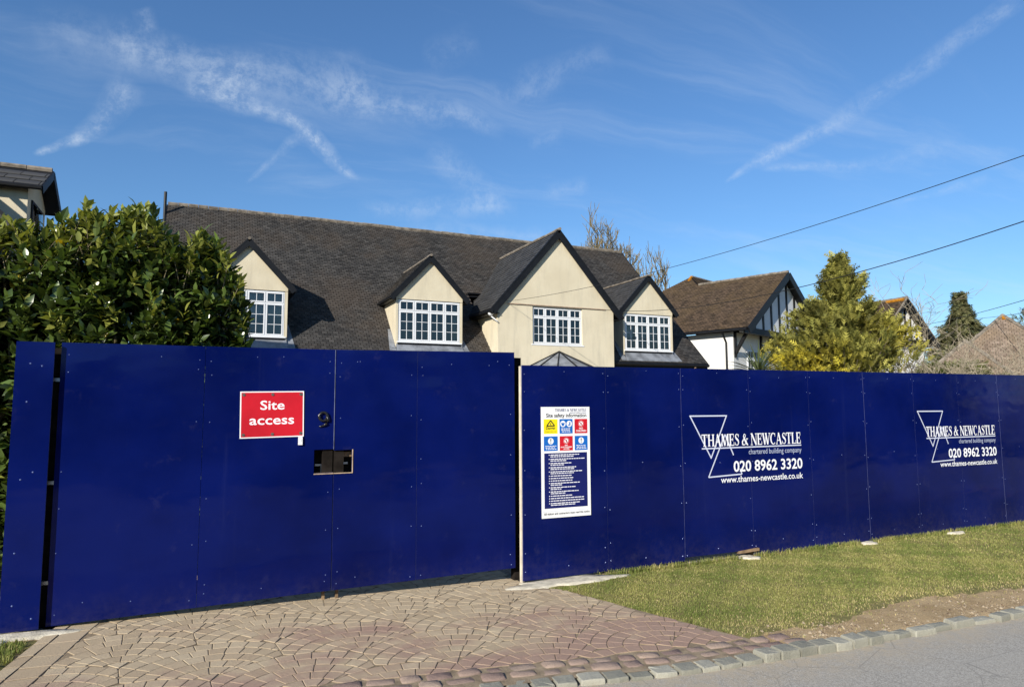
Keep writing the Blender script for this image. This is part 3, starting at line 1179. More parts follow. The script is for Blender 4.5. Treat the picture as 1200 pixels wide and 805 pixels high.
def stroke_poly(pts, widths):
    """a ribbon along points with varying width -> verts, faces"""
    vs, fs = [], []
    n = len(pts)
    for i in range(n):
        ax, az = pts[max(i - 1, 0)]
        bx, bz = pts[min(i + 1, n - 1)]
        l = math.hypot(bx - ax, bz - az) or 1
        nx_, nz_ = -(bz - az) / l, (bx - ax) / l
        w = widths[i] / 2
        vs += [(pts[i][0] + nx_ * w, pts[i][1] + nz_ * w), (pts[i][0] - nx_ * w, pts[i][1] - nz_ * w)]
    for i in range(n - 1):
        fs.append((2 * i, 2 * i + 1, 2 * i + 3, 2 * i + 2))
    return vs, fs


TK, TN, SF = 0.19, 0.075, 0.06


def serif_glyph(ch):
    """strokes (verts, faces) of a roman capital of height 1, and its advance"""
    S = []

    def bar(x0, z0, x1, z1, w):
        S.append(stroke_poly([(x0, z0), (x1, z1)], [w, w]))

    def hbar(x0, x1, z, w=TN):
        bar(x0, z, x1, z, w)

    def foot(x, w=0.34, top=False):
        hbar(x - w / 2, x + w / 2, 1 - SF / 2 if top else SF / 2, SF)

    if ch == 'T':
        bar(0.42, 0, 0.42, 1, TK); hbar(0.02, 0.82, 0.965); bar(0.05, 0.72, 0.05, 1, 0.06); bar(0.79, 0.72, 0.79, 1, 0.06); foot(0.42, 0.40)
        return S, 0.86
    if ch == 'H':
        for x in (0.18, 0.76):
            bar(x, 0, x, 1, TK); foot(x); foot(x, top=True)
        hbar(0.18, 0.76, 0.51)
        return S, 0.96
    if ch == 'A':
        bar(0.12, 0, 0.44, 1, TN); bar(0.42, 1, 0.78, 0, TK); hbar(0.22, 0.66, 0.34); foot(0.12, 0.27); foot(0.78)
        return S, 0.92
    if ch == 'M':
        bar(0.14, 0, 0.17, 1, TN); bar(0.2, 1, 0.56, 0.02, TK); bar(0.55, 0.02, 0.92, 1, TN); bar(0.98, 0, 0.96, 1, TK)
        foot(0.14, 0.27); foot(0.98); hbar(0.02, 0.24, 0.97, SF); hbar(0.9, 1.12, 0.97, SF)
        return S, 1.16
    if ch == 'E':
        bar(0.18, 0, 0.18, 1, TK); hbar(0.04, 0.68, 0.965); hbar(0.18, 0.55, 0.52); hbar(0.04, 0.72, 0.035)
        bar(0.66, 0.72, 0.66, 1, 0.06); bar(0.55, 0.38, 0.55, 0.66, 0.055); bar(0.70, 0, 0.70, 0.3, 0.06)
        return S, 0.78
    if ch == 'L':
        bar(0.18, 0, 0.18, 1, TK); foot(0.18, top=True); hbar(0.04, 0.70, 0.035); bar(0.68, 0, 0.68, 0.32, 0.06)
        return S, 0.74
    if ch == 'N':
        bar(0.15, 0, 0.15, 1, TN); bar(0.15, 1, 0.83, 0, TK); bar(0.83, 0, 0.83, 1, TN); foot(0.15, 0.3); hbar(0.0, 0.22, 0.97, SF); foot(0.83, 0.3, True)
        return S, 0.98
    if ch == 'W':
        bar(0.12, 1, 0.40, 0, TK); bar(0.40, 0, 0.62, 0.9, TN); bar(0.56, 1, 0.84, 0, TK); bar(0.86, 0, 1.14, 1, TN)
        foot(0.12, 0.32, True); foot(0.58, 0.3, True); foot(1.14, 0.27, True)
        return S, 1.26
    if ch == 'C':
        pts, ws = [], []
        for k in range(19):
            t = R(48 + 266 * k / 18)
            pts.append((0.45 + 0.37 * math.cos(t), 0.5 + 0.475 * math.sin(t)))
            ws.append(TN + (TK - TN) * max(0, -math.cos(t)) ** 1.3)
        S.append(stroke_poly(pts, ws)); bar(0.72, 0.68, 0.72, 0.99, 0.06)
        return S, 0.86
    if ch == 'S':
        P = [(0.58, 0.80), (0.50, 0.93), (0.36, 0.97), (0.20, 0.90), (0.16, 0.76), (0.24, 0.63), (0.40, 0.53), (0.54, 0.42), (0.60, 0.27), (0.53, 0.10), (0.36, 0.03), (0.18, 0.08), (0.09, 0.22)]
        Wd = [0.06, 0.06, 0.07, 0.10, 0.14, 0.18, 0.20, 0.18, 0.15, 0.10, 0.07, 0.06, 0.06]
        S.append(stroke_poly(P, Wd)); bar(0.59, 0.70, 0.59, 0.97, 0.05); bar(0.09, 0.03, 0.09, 0.30, 0.05)
        return S, 0.70
    if ch == '&':
        P = [(0.95, 0.03), (0.80, 0.10), (0.60, 0.32), (0.38, 0.62), (0.32, 0.80), (0.40, 0.95), (0.53, 0.95), (0.60, 0.80), (0.50, 0.64), (0.28, 0.48), (0.12, 0.30), (0.14, 0.10), (0.32, 0.03), (0.52, 0.08), (0.70, 0.28), (0.80, 0.52), (0.88, 0.56)]
        Wd = [0.10, 0.17, 0.19, 0.17, 0.13, 0.08, 0.07, 0.09, 0.08, 0.12, 0.17, 0.17, 0.08, 0.07, 0.06, 0.06, 0.07]
        S.append(stroke_poly(P, Wd)); hbar(0.68, 0.98, 0.56, 0.055)
        return S, 1.04
    return S, 0.34


def serif_text(mb, s, x0, x1, z0, cap, y, step=0.00012, wavy=True):
    adv = 0
    for c in s:
        adv += serif_glyph(c)[1]
    k = (x1 - x0) / adv
    x = 0
    n = 0
    for c in s:
        strokes, a = serif_glyph(c)
        for vs, fs in strokes:
            flat(mb, [(x0 + (x + p[0]) * k, z0 + p[1] * cap) for p in vs], fs, y - step * n, wavy)
            n = (n + 1) % 9
        x += a


def company(X, Z, parent):
    """the printed company logo: X, Z of its left top corner; 1.93 m wide"""
    y = FENCE_Y - 0.0045
    mb = MB()

    def tri(pts):
        for i in range(3):
            a, b = pts[i], pts[(i + 1) % 3]
            d = Vector((b[0] - a[0], b[1] - a[1])).normalized() * 0.007
            flat(mb, *stroke_poly([(X + a[0] - d.x, Z + a[1] - d.y), (X + b[0] + d.x, Z + b[1] + d.y)], [0.017, 0.017]), y - 0.0002 * i)
    tri([(0.0, 0.0), (0.60, 0.0), (0.325, -0.545)])
    mb2 = MB()
    # upright triangle, broken where the lettering crosses it
    def seg(a, b):
        flat(mb, *stroke_poly([(X + a[0], Z + a[1]), (X + b[0], Z + b[1])], [0.017, 0.017]), y - 0.0008)
    seg((0.565, -0.245), (0.272, -0.792))
    seg((0.272, -0.790), (0.835, -0.772))
    seg((0.835, -0.772), (0.800, -0.700))
    seg((0.700, -0.52), (0.565, -0.245))
    mb.build('logo_triangles', 'line_print', parent)
    t = MB()
    serif_text(t, 'THAMES & NEWCASTLE', X + 0.175, X + 1.925, Z - 0.395, 0.155, y - 0.0012)
    t.build('company_name', 'white_print', parent)
    t = MB()
    flat(t, *stroke_poly([(X + 0.175, Z - 0.422), (X + 1.925, Z - 0.418)], [0.016, 0.016]), y - 0.0020)
    t.build('underline', 'line_print', parent)
    t = MB()
    flat(t, *text_fit('chartered building company', X + 0.965, X + 1.925, Z - 0.515, 0.068, 0.0), y)
    t.build('strapline', 'grey_print', parent)
    t = MB()
    flat(t, *text_fit('020 8962 3320', X + 0.695, X + 1.93, Z - 0.735, 0.135, 0.018), y - 0.0016)
    t.build('telephone_number', 'white_print', parent)
    t = MB()
    flat(t, *text_fit('www.thames-newcastle.co.uk', X + 0.475, X + 1.93, Z - 0.872, 0.078, 0.010), y - 0.0016)
    t.build('web_address', 'white_print', parent)


company(5.770, 1.836, hoard)
company(10.190, 1.872, hoard)

# ---- the double gate
GY = 7.155
lbot = lambda x: np.interp(x, [-1.14, 1.27, 3.31], [0.105, 0.142, 0.163])
ltop = lambda x: np.interp(x, [-1.14, 0.04, 1.27, 2.15, 3.31], [2.546, 2.550, 2.557, 2.572, 2.590])
HOLE = (1.076, 1.459, 1.300, 1.534)


def leaf(name, xs_, label):
    g = empty(name, ((xs_[0] + xs_[-1]) / 2, GY, 0.1), label, 'gate', 'pair of hoarding gates')
    for a, b in zip(xs_[:-1], xs_[1:]):
        h = HOLE if (a < HOLE[0] < b or a < HOLE[1] < b) else None
        sheet('panel', a + 0.0015, b - 0.0015, lambda x: float(lbot(x)), lambda x: float(ltop(x)), GY, g, hole=h)
        pts = []
        for e, s in ((a, 1), (b, -1)):
            for z in (0.22, 0.30, 0.72, 1.12, 1.40, 1.85, 2.30, 2.42):
                if random.random() < 0.7:
                    pts.append((e + s * random.uniform(0.045, 0.065), z + random.uniform(-0.03, 0.03)))
        for k in range(3):
            pts.append((random.uniform(a + 0.2, b - 0.2), random.choice((0.25, 2.45)) + random.uniform(-0.03, 0.03)))
        pts = [p for p in pts if not (HOLE[0] - 0.02 < p[0] < HOLE[1] + 0.02 and HOLE[2] - 0.02 < p[1] < HOLE[3] + 0.02)]
        screws(pts, GY - 0.0005, g)
    a, b = xs_[0], xs_[-1]
    for z in (0.30, 1.22, 2.42):
        MB().box(a + 0.11, b - 0.11, GY + 0.024, GY + 0.069, z - 0.06, z + 0.06).build('frame_rail', 'dark_timber', g)
    for x in (a + 0.055, b - 0.055):
        MB().box(x - 0.05, x + 0.05, GY + 0.024, GY + 0.069, float(lbot(x)) + 0.01, float(ltop(x)) - 0.01).build('frame_stile', 'dark_timber', g)  # frame timber coloured dark so the slot looks shaded
    return g


gl_ = leaf('gate', [-1.125, 0.045, 1.268], 'wide left gate leaf of blue sheets carrying red sign')
gr_ = leaf('gate', [1.272, 2.146, 3.306], 'right gate leaf of plain blue sheets beside safety board fence')
# lock gear seen through the slot
MB().box(1.17, 1.262, GY + 0.075, GY + 0.10, 1.455, 1.52).build('latch_block', 'timber', gl_)
MB().box(1.10, 1.25, GY + 0.08, GY + 0.095, 1.37, 1.39).add([], []).build('latch_bar', 'steel', gl_)
MB().box(1.155, 1.185, GY + 0.08, GY + 0.10, 1.30, 1.37).build('latch_plate', 'steel', gl_)
MB().box(1.36, 1.50, GY + 0.075, GY + 0.10, 1.455, 1.505).build('latch_block', 'timber', gr_)
MB().box(1.30, 1.43, GY + 0.08, GY + 0.095, 1.38, 1.40).build('latch_bar', 'steel', gr_)
MB().box(1.03, 1.268, GY + 0.115, GY + 0.135, 1.22, 1.62).build('dark_slot_backing', 'dark_timber', gl_)  # backing boards added to make the slot look dark inside
MB().box(1.272, 1.52, GY + 0.115, GY + 0.135, 1.22, 1.62).build('dark_slot_backing', 'dark_timber', gr_)
MB().box(1.076, 1.268, GY - 0.004, GY + 0.016, 1.292, 1.300).build('slot_edge', 'ply', gl_)
MB().box(1.272, 1.459, GY - 0.004, GY + 0.016, 1.292, 1.300).build('slot_edge', 'ply', gr_)
MB().box(1.459, 1.466, GY - 0.004, GY + 0.016, 1.292, 1.534).build('slot_edge', 'ply', gr_)
MB().box(1.2668, 1.2705, GY - 0.006, GY - 0.001, 1.54, 2.553).build('edge_trim', 'seam_trim', gl_)
MB().box(1.195, 1.222, GY + 0.08, GY + 0.11, 0.035, 0.30).build('drop_bolt', 'timber', gl_)
MB().box(1.330, 1.357, GY + 0.08, GY + 0.11, 0.030, 0.30).build('drop_bolt', 'timber', gr_)

# narrow fixed sheet left of the gate
fil = empty('narrow_hoarding_panel', (-1.3, 7.095, 0.1), 'narrow fixed navy blue panel left of gate below laurel hedge', 'hoarding')
sheet('panel', -1.445, -1.165, lambda x: 0.108, lambda x: 2.540, 7.095, fil, nx=2)
screws([(-1.335, 2.35), (-1.25, 2.33), (-1.345, 2.02), (-1.27, 1.42), (-1.355, 1.36), (-1.365, 0.75), (-1.36, 0.32), (-1.22, 0.2)], 7.0945, fil, 0.0075)
MB().box(-1.42, -1.06, 7.235, 7.335, 0.0, 2.5).build('post', 'dark_timber', fil)  # dark post added behind the gap so that it reads black
for z in (0.45, 1.3, 2.2):
    MB().box(-1.19, -1.11, 7.18, 7.21, z, z + 0.03).build('hinge_strap', 'steel', fil)
# post between gate and hoarding
gp = MB()
gp.box(3.335, 3.430, 7.245, 7.345, 0.0, 2.535)
gp.thing('gate_post', 'dark_timber', 'dark timber gate post standing in gap between gate and hoarding', 'post')

# ---- red sign
S0 = GY - 0.010
sg = empty('site_access_sign', (0.667, S0, 1.66), 'red SITE ACCESS sign with white border and screws on gate', 'sign')


def tilt(mb, c, ang):
    ca, sa = math.cos(ang), math.sin(ang)
    mb.v = [(c[0] + (x - c[0]) * ca - (z - c[1]) * sa, y, c[1] + (x - c[0]) * sa + (z - c[1]) * ca) for x, y, z in mb.v]
    return mb


SC, SA = (0.667, 1.897), R(0.9)
tilt(MB().box(0.368, 0.966, S0, S0 + 0.006, 1.670, 2.124), SC, SA).build('board', 'sign_white', sg)
tilt(MB().poly([(0.379, S0 - 0.0006, 1.681), (0.955, S0 - 0.0006, 1.681), (0.955, S0 - 0.0006, 2.113), (0.379, S0 - 0.0006, 2.113)]), SC, SA).build('red_field', 'sign_red', sg)
for s, a, b, z in (('Site', 0.553, 0.780, 1.945), ('access', 0.455, 0.872, 1.800)):
    t = MB()
    flat(t, *text_fit(s, a, b, z, 0.086 if s == 'Site' else 0.088, 0.012), S0 - 0.0014, False)
    tilt(t, SC, SA).build('lettering', 'white_print', sg)
for x, z in ((0.40, 2.092), (0.667, 2.092), (0.936, 2.092), (0.40, 1.704), (0.667, 1.704), (0.936, 1.704)):
    t = MB().disc((x, S0 - 0.0008, z), 0.015, 0.004)
    t.disc((x, S0 - 0.0045, z), 0.006, 0.002)
    tilt(t, SC, SA).build('bolt', 'bolt_head', sg)
mb = MB()
mb.box(0.918, 0.958, GY - 0.022, GY - 0.002, 1.592, 1.672)
mb.disc((0.940, GY - 0.0225, 1.638), 0.009, 0.003)
mb.thing('bell_push', 'sign_white', 'small white bell push just below right corner of red sign', 'bell')

# ---- house number 9
mb = MB()
pts, rad = [], []
for k in range(17):
    t = R(-40 + 360 * k / 16)
    pts.append((1.158 + 0.040 * math.cos(t), GY - 0.012, 1.872 + 0.044 * math.sin(t)))
    rad.append(0.010 + 0.006 * abs(math.cos(t)))
mb.tube(pts, rad, 8)
tail = [(1.198, 1.872), (1.204, 1.850), (1.202, 1.826), (1.190, 1.802), (1.168, 1.784), (1.140, 1.774), (1.116, 1.772)]
mb.tube([(a, GY - 0.012, b) for a, b in tail], [0.016, 0.018, 0.017, 0.014, 0.011, 0.008, 0.007], 8)
mb.thing('house_number', 'black_iron', 'black iron figure nine on gate beside the red sign', 'number', smooth=True)

# ---- safety notice
NY = FENCE_Y - 0.010
sb = empty('safety_notice', (3.935, NY, 0.69), 'tall white site safety notice with six pictograms on hoarding', 'sign')
BX0, BX1, BZ0, BZ1 = 3.612, 4.262, 0.690, 1.960
MB().box(BX0, BX1, NY, NY + 0.006, BZ0, BZ1).build('board', 'sign_white', sb)
bw, bh = BX1 - BX0, BZ1 - BZ0


def bp(u, v):
    return (BX0 + u * bw, BZ1 - v * bh)


def rect(u0, u1, v0, v1, mat, name, dy, lab=None):
    a, b = bp(u0, v1), bp(u1, v0)
    return MB().poly([(a[0], NY - dy, a[1]), (b[0], NY - dy, a[1]), (b[0], NY - dy, b[1]), (a[0], NY - dy, b[1])]).build(name, mat, sb, label=lab)


def btext(s, u0, u1, v, cap, mat, parent, bold=0.0, dy=0.0016):
    a, z = bp(u0, v)
    b, _ = bp(u1, v)
    t = MB()
    flat(t, *text_fit(s, a, b, z, cap, bold), NY - dy, False)
    return t.build('lettering', mat, parent)


t = MB()
serif_text(t, 'THAMES & NEWCASTLE', *[bp(u, 0)[0] for u in (0.28, 0.93)], bp(0, 0.042)[1], 0.034, NY - 0.001, 0.00006, False)
t.build('lettering', 'sign_navy', sb)
btext('chartered building company', 0.58, 0.93, 0.060, 0.016, 'sign_navy', sb)
btext('Site safety information', 0.10, 0.93, 0.094, 0.042, 'sign_black', sb, 0.016)
PICT = [
    (0.05, 0.33, 0.112, 0.245, 'sign_yellow', 'sign_black', 'yellow danger pictogram'),
    (0.37, 0.64, 0.112, 0.245, 'sign_blue', 'sign_white', 'blue helmet and boots pictogram'),
    (0.68, 0.95, 0.112, 0.245, 'sign_red', 'sign_white', 'red no children pictogram'),
    (0.05, 0.33, 0.268, 0.400, 'sign_blue', 'sign_white', None),
    (0.37, 0.64, 0.268, 0.400, 'sign_red', 'sign_white', 'red no unauthorised access pictogram'),
    (0.68, 0.95, 0.268, 0.400, 'sign_blue', 'sign_white', None)]


def disc_uv(mb, u, v, r, dy, n=16):
    x, z = bp(u, v)
    mb.poly([(x + r * math.cos(2 * math.pi * k / n), NY - dy, z + r * math.sin(2 * math.pi * k / n)) for k in range(n)])


for i, (u0, u1, v0, v1, m, fg, lab) in enumerate(PICT):
    p = rect(u0, u1, v0, v1, m, 'pictogram', 0.0008, lab)
    um = (u0 + u1) / 2
    vv = v0 + (v1 - v0) * 0.33
    if i == 0:
        t = MB()
        x, z = bp(um, v0 + 0.012)
        x2, z2 = bp(um, v0 + 0.062)
        for a, b in (((x, z), (x - 0.052, z2)), ((x - 0.052, z2), (x + 0.052, z2)), ((x + 0.052, z2), (x, z))):
            flat(t, *stroke_poly([a, b], [0.013, 0.013]), NY - 0.0014, False)
        flat(t, *stroke_poly([(x, z - 0.03), (x, z2 + 0.012)], [0.011, 0.009]), NY - 0.0017, False)
        t.build('symbol', 'sign_black', p)
        btext('Danger', u0 + 0.045, u1 - 0.045, v0 + 0.092, 0.030, 'sign_black', p, 0.02)
        btext('Construction site', u0 + 0.03, u1 - 0.03, v0 + 0.117, 0.011, 'sign_black', p)
    else:
        t = MB()
        if i == 1:
            disc_uv(t, um - 0.065, vv, 0.037, 0.0012)
            t.build('symbol', fg, p)
            t = MB()
            disc_uv(t, um + 0.065, vv, 0.037, 0.0012)
            t.build('symbol', fg, p)
            t = MB()
            disc_uv(t, um - 0.065, vv + 0.006, 0.018, 0.0016)
            x, z = bp(um - 0.065, vv - 0.004)
            flat(t, *stroke_poly([(x - 0.024, z), (x + 0.024, z)], [0.012, 0.012]), NY - 0.0018, False)
            t.build('symbol', 'sign_blue', p)
            t = MB()
            x, z = bp(um + 0.065, vv)
            flat(t, *stroke_poly([(x + 0.008, z + 0.022), (x + 0.008, z - 0.012)], [0.016, 0.016]), NY - 0.0016, False)
            flat(t, *stroke_poly([(x + 0.014, z - 0.014), (x - 0.018, z - 0.014)], [0.012, 0.010]), NY - 0.0018, False)
            t.build('symbol', 'sign_blue', p)
        elif m == 'sign_red':
            disc_uv(t, um, vv, 0.037, 0.0012)
            t.build('symbol', fg, p)
            t = MB()
            x, z = bp(um, vv)
            ring = [(x + 0.031 * math.cos(2 * math.pi * k / 18), z + 0.031 * math.sin(2 * math.pi * k / 18)) for k in range(19)]
            flat(t, *stroke_poly(ring, [0.008] * 19), NY - 0.0016, False)
            flat(t, *stroke_poly([(x - 0.02, z + 0.02), (x + 0.02, z - 0.02)], [0.008, 0.008]), NY - 0.0019, False)
            t.build('symbol', 'sign_red', p)
            t = MB()
            flat(t, *stroke_poly([(x + 0.002, z + 0.012), (x, z - 0.018)], [0.013, 0.010]), NY - 0.0014, False)
            t.build('symbol', 'sign_black', p)
        else:
            disc_uv(t, um, vv, 0.037, 0.0012)
            t.build('symbol', fg, p)
            t = MB()
            x, z = bp(um, vv)
            flat(t, *stroke_poly([(x, z + 0.027), (x, z - 0.010)], [0.014, 0.008]), NY - 0.0016, False)
            flat(t, *stroke_poly([(x, z - 0.016), (x, z - 0.027)], [0.010, 0.010]), NY - 0.0016, False)
            t.build('symbol', 'sign_black', p)
        if i == 2:
            btext('NO', um - 0.04, um + 0.04, v0 + 0.095, 0.020, fg, p, 0.03)
            btext('CHILDREN', u0 + 0.03, u1 - 0.03, v0 + 0.118, 0.020, fg, p, 0.03)
        elif i == 4:
            btext('NO', um - 0.03, um + 0.03, v0 + 0.090, 0.014, fg, p, 0.03)
            btext('UNAUTHORISED', u0 + 0.02, u1 - 0.02, v0 + 0.106, 0.014, fg, p, 0.03)
            btext('ACCESS', um - 0.06, um + 0.06, v0 + 0.122, 0.014, fg, p, 0.03)
        else:
            # print too small to read: rows of word marks
            t = MB()
            for r_ in range(3):
                u = u0 + 0.03 + random.uniform(0, 0.02)
                while u < u1 - 0.05:
                    w = random.uniform(0.02, 0.05)
                    a = bp(u, v0 + 0.088 + r_ * 0.014)
                    flat(t, *stroke_poly([a, (a[0] + min(w, u1 - 0.03 - u) * bw, a[1])], [0.008, 0.008]), NY - 0.0014, False)
                    u += w + 0.012
            t.build('small_print', fg, p)
nv = rect(0.055, 0.935, 0.420, 0.915, 'sign_navy', 'rules_field', 0.0008)
t = MB()
RULES = [0.70, 0.55, None, 0.78, 0.40, None, 0.45, 0.28, None, 0.62, 0.58, None, 0.78, 0.55, None, 0.50, None, 0.54, None, 0.54, None, 0.72, 0.25, None, 0.62, 0.25, None, 0.66, 0.30, None, 0.52, None, 0.76, None, 0.79, None, 0.70, 0.60]
v = 0.437
num = True
for L in RULES:
    if L is None:
        v += 0.0062
        num = True
        continue
    if num:
        a = bp(0.145, v)
        flat(t, *stroke_poly([a, (a[0] + 0.012, a[1])], [0.009, 0.009]), NY - 0.0014, False)
    num = False
    u = 0.18
    while u < 0.16 + L * 0.86:
        w = random.uniform(0.025, 0.075)
        a = bp(u, v)
        flat(t, *stroke_poly([a, (a[0] + w * bw, a[1])], [0.0095, 0.0095]), NY - 0.0014, False)
        u += w + 0.010
    v += 0.0158
t.build('small_print', 'white_print', nv)
rect(0.02, 0.98, 0.940, 0.9425, 'grey_print', 'rule', 0.0008)
btext('All visitors and contractors must read this notice', 0.04, 0.97, 0.972, 0.024, 'sign_black', sb, 0.014)

# ------------------------------------------------------------------ houses


def tiles(name, O, U, V, ulen, vlen, tw, th, mat, parent, keep=None, lift=0.012, seed=1, step=0.020):
    """courses of roof tiles as real overlapping pieces on the plane O + u U + v V (v runs up the slope)"""
    rg = np.random.default_rng(seed)
    O, U, V = np.array(O, float), np.array(U, float), np.array(V, float)
    U /= np.linalg.norm(U)
    V /= np.linalg.norm(V)
    N = np.cross(U, V)
    if N[2] < 0:
        N = -N
    nc, nr = int(ulen / tw) + 2, int(vlen / th)
    J, I = np.meshgrid(np.arange(nr), np.arange(nc), indexing='ij')
    I, J = I.ravel(), J.ravel()
    u0 = (I - 1 + 0.5 * (J % 2)) * tw
    u1 = np.clip(u0 + tw - 0.014, 0, ulen)
    u0 = np.clip(u0, 0, ulen)
    v0 = J * th
    v1 = np.minimum(v0 + th + 0.01, vlen)
    ok = (u1 - u0) > 0.02
    cu, cv = (u0 + u1) / 2, (v0 + v1) / 2
    if keep is not None:
        ok &= keep(cu, cv)
    u0, u1, v0, v1 = u0[ok], u1[ok], v0[ok], v1[ok]
    n = len(u0)
    lo = lift + step + rg.normal(0, 0.002, n)
    hi = lift + 0.001
    sk = rg.normal(0, 0.002, n)

    def P(u, v, h):
        h = np.broadcast_to(h, u.shape)
        return O + u[:, None] * U + v[:, None] * V + h[:, None] * N
    dv = rg.normal(0, 0.003, n)
    vs = np.stack([P(u0, v0 + dv, lo), P(u1, v0 + dv + sk, lo), P(u1, v1, hi), P(u0, v1, hi),
                   P(u0, v0 + dv, lo - 0.012), P(u1, v0 + dv + sk, lo - 0.012)], 1).reshape(-1, 3)
    b = (np.arange(n) * 6)[:, None]
    F = np.concatenate([b + np.array([0, 1, 2, 3]), b + np.array([4, 5, 1, 0])], 0)
    shade = np.repeat(np.clip(rg.normal(0.45, 0.28, n), 0, 1), 6)
    return mesh_np(name, vs, F, mat, parent, shade, False, 'stuff')


def tile_poly(name, poly, tw, th, mat, parent, seed, step=0.02):
    """tiles over any planar roof polygon"""
    P = np.array(poly, float)
    n = np.cross(P[1] - P[0], P[2] - P[0])
    n /= np.linalg.norm(n)
    if n[2] < 0:
        n = -n
    U = np.cross((0, 0, 1.0), n)
    U /= np.linalg.norm(U)
    V = np.cross(n, U)
    if V[2] < 0:
        V, U = -V, -U
    q2 = np.stack([(P - P[0]) @ U, (P - P[0]) @ V], 1)
    lo, hi = q2.min(0), q2.max(0)

    def keep(cu, cv):
        x, y = cu + lo[0], cv + lo[1]
        ins = np.zeros(len(x), bool)
        for i in range(len(q2)):
            a, b = q2[i], q2[(i + 1) % len(q2)]
            if a[1] == b[1]:
                continue
            c = ((a[1] > y) != (b[1] > y)) & (x < (b[0] - a[0]) * (y - a[1]) / (b[1] - a[1]) + a[0])
            ins ^= c
        return ins
    return tiles(name, P[0] + U * lo[0] + V * lo[1], U, V, hi[0] - lo[0], hi[1] - lo[1], tw, th, mat, parent, keep, seed=seed, step=step)


def window(parent, x0, x1, z0, z1, y, cols=4, T=None, top_h=0.27, curtain=None, dark=False, sill=True, name='window'):
    """casement window facing -Y: frame, sashes, bars and panes; T maps local to world"""
    T = T or (lambda p: p)
    fr = 'black_paint' if dark else 'upvc'
    fw = 0.034
    w = (x1 - x0 - 2 * fw - (cols - 1) * 0.022) / cols
    zt = z1 - (z1 - z0) * top_h if top_h else z1
    mb = MB()
    mb.box(x0, x0 + fw, y, y + 0.07, z0, z1, T=T)
    mb.box(x1 - fw, x1, y, y + 0.07, z0, z1, T=T)
    mb.box(x0 + fw, x1 - fw, y, y + 0.07, z0, z0 + fw, T=T)
    mb.box(x0 + fw, x1 - fw, y, y + 0.07, z1 - fw, z1, T=T)
    for c in range(1, cols):
        xm = x0 + fw + c * w + (c - 1) * 0.022
        mb.box(xm, xm + 0.022, y + 0.002, y + 0.068, z0 + fw, z1 - fw, T=T)
    if top_h:
        mb.box(x0 + fw, x1 - fw, y + 0.004, y + 0.066, zt - 0.015, zt + 0.015, T=T)
    win = mb.build(name, fr, parent)
    for c in range(cols):
        a = x0 + fw + c * (w + 0.022) + 0.003
        b = a + w - 0.006
        rows = [(z0 + fw + 0.003, (zt - 0.018) if top_h else z1 - fw - 0.003, 3)]
        if top_h:
            rows.append((zt + 0.018, z1 - fw - 0.003, 1))
        for p, q_, nb in rows:
            s = 0.036
            m = MB()
            m.box(a, a + s, y - 0.012, y + 0.05, p, q_, T=T)
            m.box(b - s, b, y - 0.012, y + 0.05, p, q_, T=T)
            m.box(a + s, b - s, y - 0.012, y + 0.05, p, p + s, T=T)
            m.box(a + s, b - s, y - 0.012, y + 0.05, q_ - s, q_, T=T)
            m.build('sash', fr, win)
            m = MB()
            xm = (a + b) / 2
            m.box(xm - 0.008, xm + 0.008, y + 0.006, y + 0.034, p + s, q_ - s, T=T)
            for k in range(1, nb):
                zz_ = p + s + (q_ - p - 2 * s) * k / nb
                m.box(a + s, xm - 0.011, y + 0.008, y + 0.032, zz_ - 0.0075, zz_ + 0.0075, T=T)
                m.box(xm + 0.011, b - s, y + 0.008, y + 0.032, zz_ - 0.0075, zz_ + 0.0075, T=T)
            m.build('glazing_bar', fr, win)
            m = MB()
            j0, j1, j2 = (random.uniform(-0.005, 0.005) for _ in range(3))
            m.poly([T(v_) for v_ in ((a + s, y + 0.02 + j0, p + s), (b - s, y + 0.02 + j1, p + s), (b - s, y + 0.02 + j1 + j2, q_ - s), (a + s, y + 0.02 + j0 + j2, q_ - s))])
            m.build('pane', 'glass', win)
        if curtain and curtain[c]:
            zc = z0 + (z1 - z0) * curtain[c][0]
            xa, xb = a + w * curtain[c][1], a + w * curtain[c][2]
            m = MB()
            nn = 14
            for k in range(nn):
                xs0, xs1 = xa + (xb - xa) * k / nn, xa + (xb - xa) * (k + 1) / nn
                d0, d1 = 0.16 + 0.02 * math.sin(k * 2.1), 0.16 + 0.02 * math.sin((k + 1) * 2.1)
                m.poly([T(v_) for v_ in ((xs0, y + d0, zc), (xs1, y + d1, zc), (xs1, y + d1, z1 - 0.06), (xs0, y + d0, z1 - 0.06))])
            m.build('curtain', 'curtain', win)
    if sill:
        MB().box(x0 - 0.05, x1 + 0.05, y - 0.075, y + 0.03, z0 - 0.045, z0 - 0.002, T=T).build('sill', fr, win)
    # the room behind
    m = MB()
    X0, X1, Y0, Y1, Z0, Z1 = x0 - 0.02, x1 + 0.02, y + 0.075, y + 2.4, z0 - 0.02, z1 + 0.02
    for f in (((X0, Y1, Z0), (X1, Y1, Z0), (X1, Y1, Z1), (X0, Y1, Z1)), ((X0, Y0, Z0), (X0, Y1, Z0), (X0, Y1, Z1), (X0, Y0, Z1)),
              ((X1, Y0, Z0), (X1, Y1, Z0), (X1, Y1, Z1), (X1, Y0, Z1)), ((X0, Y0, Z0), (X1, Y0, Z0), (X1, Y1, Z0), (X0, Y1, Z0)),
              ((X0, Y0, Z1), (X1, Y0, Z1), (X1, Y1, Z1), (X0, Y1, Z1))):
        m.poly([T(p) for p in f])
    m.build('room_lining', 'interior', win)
    return win


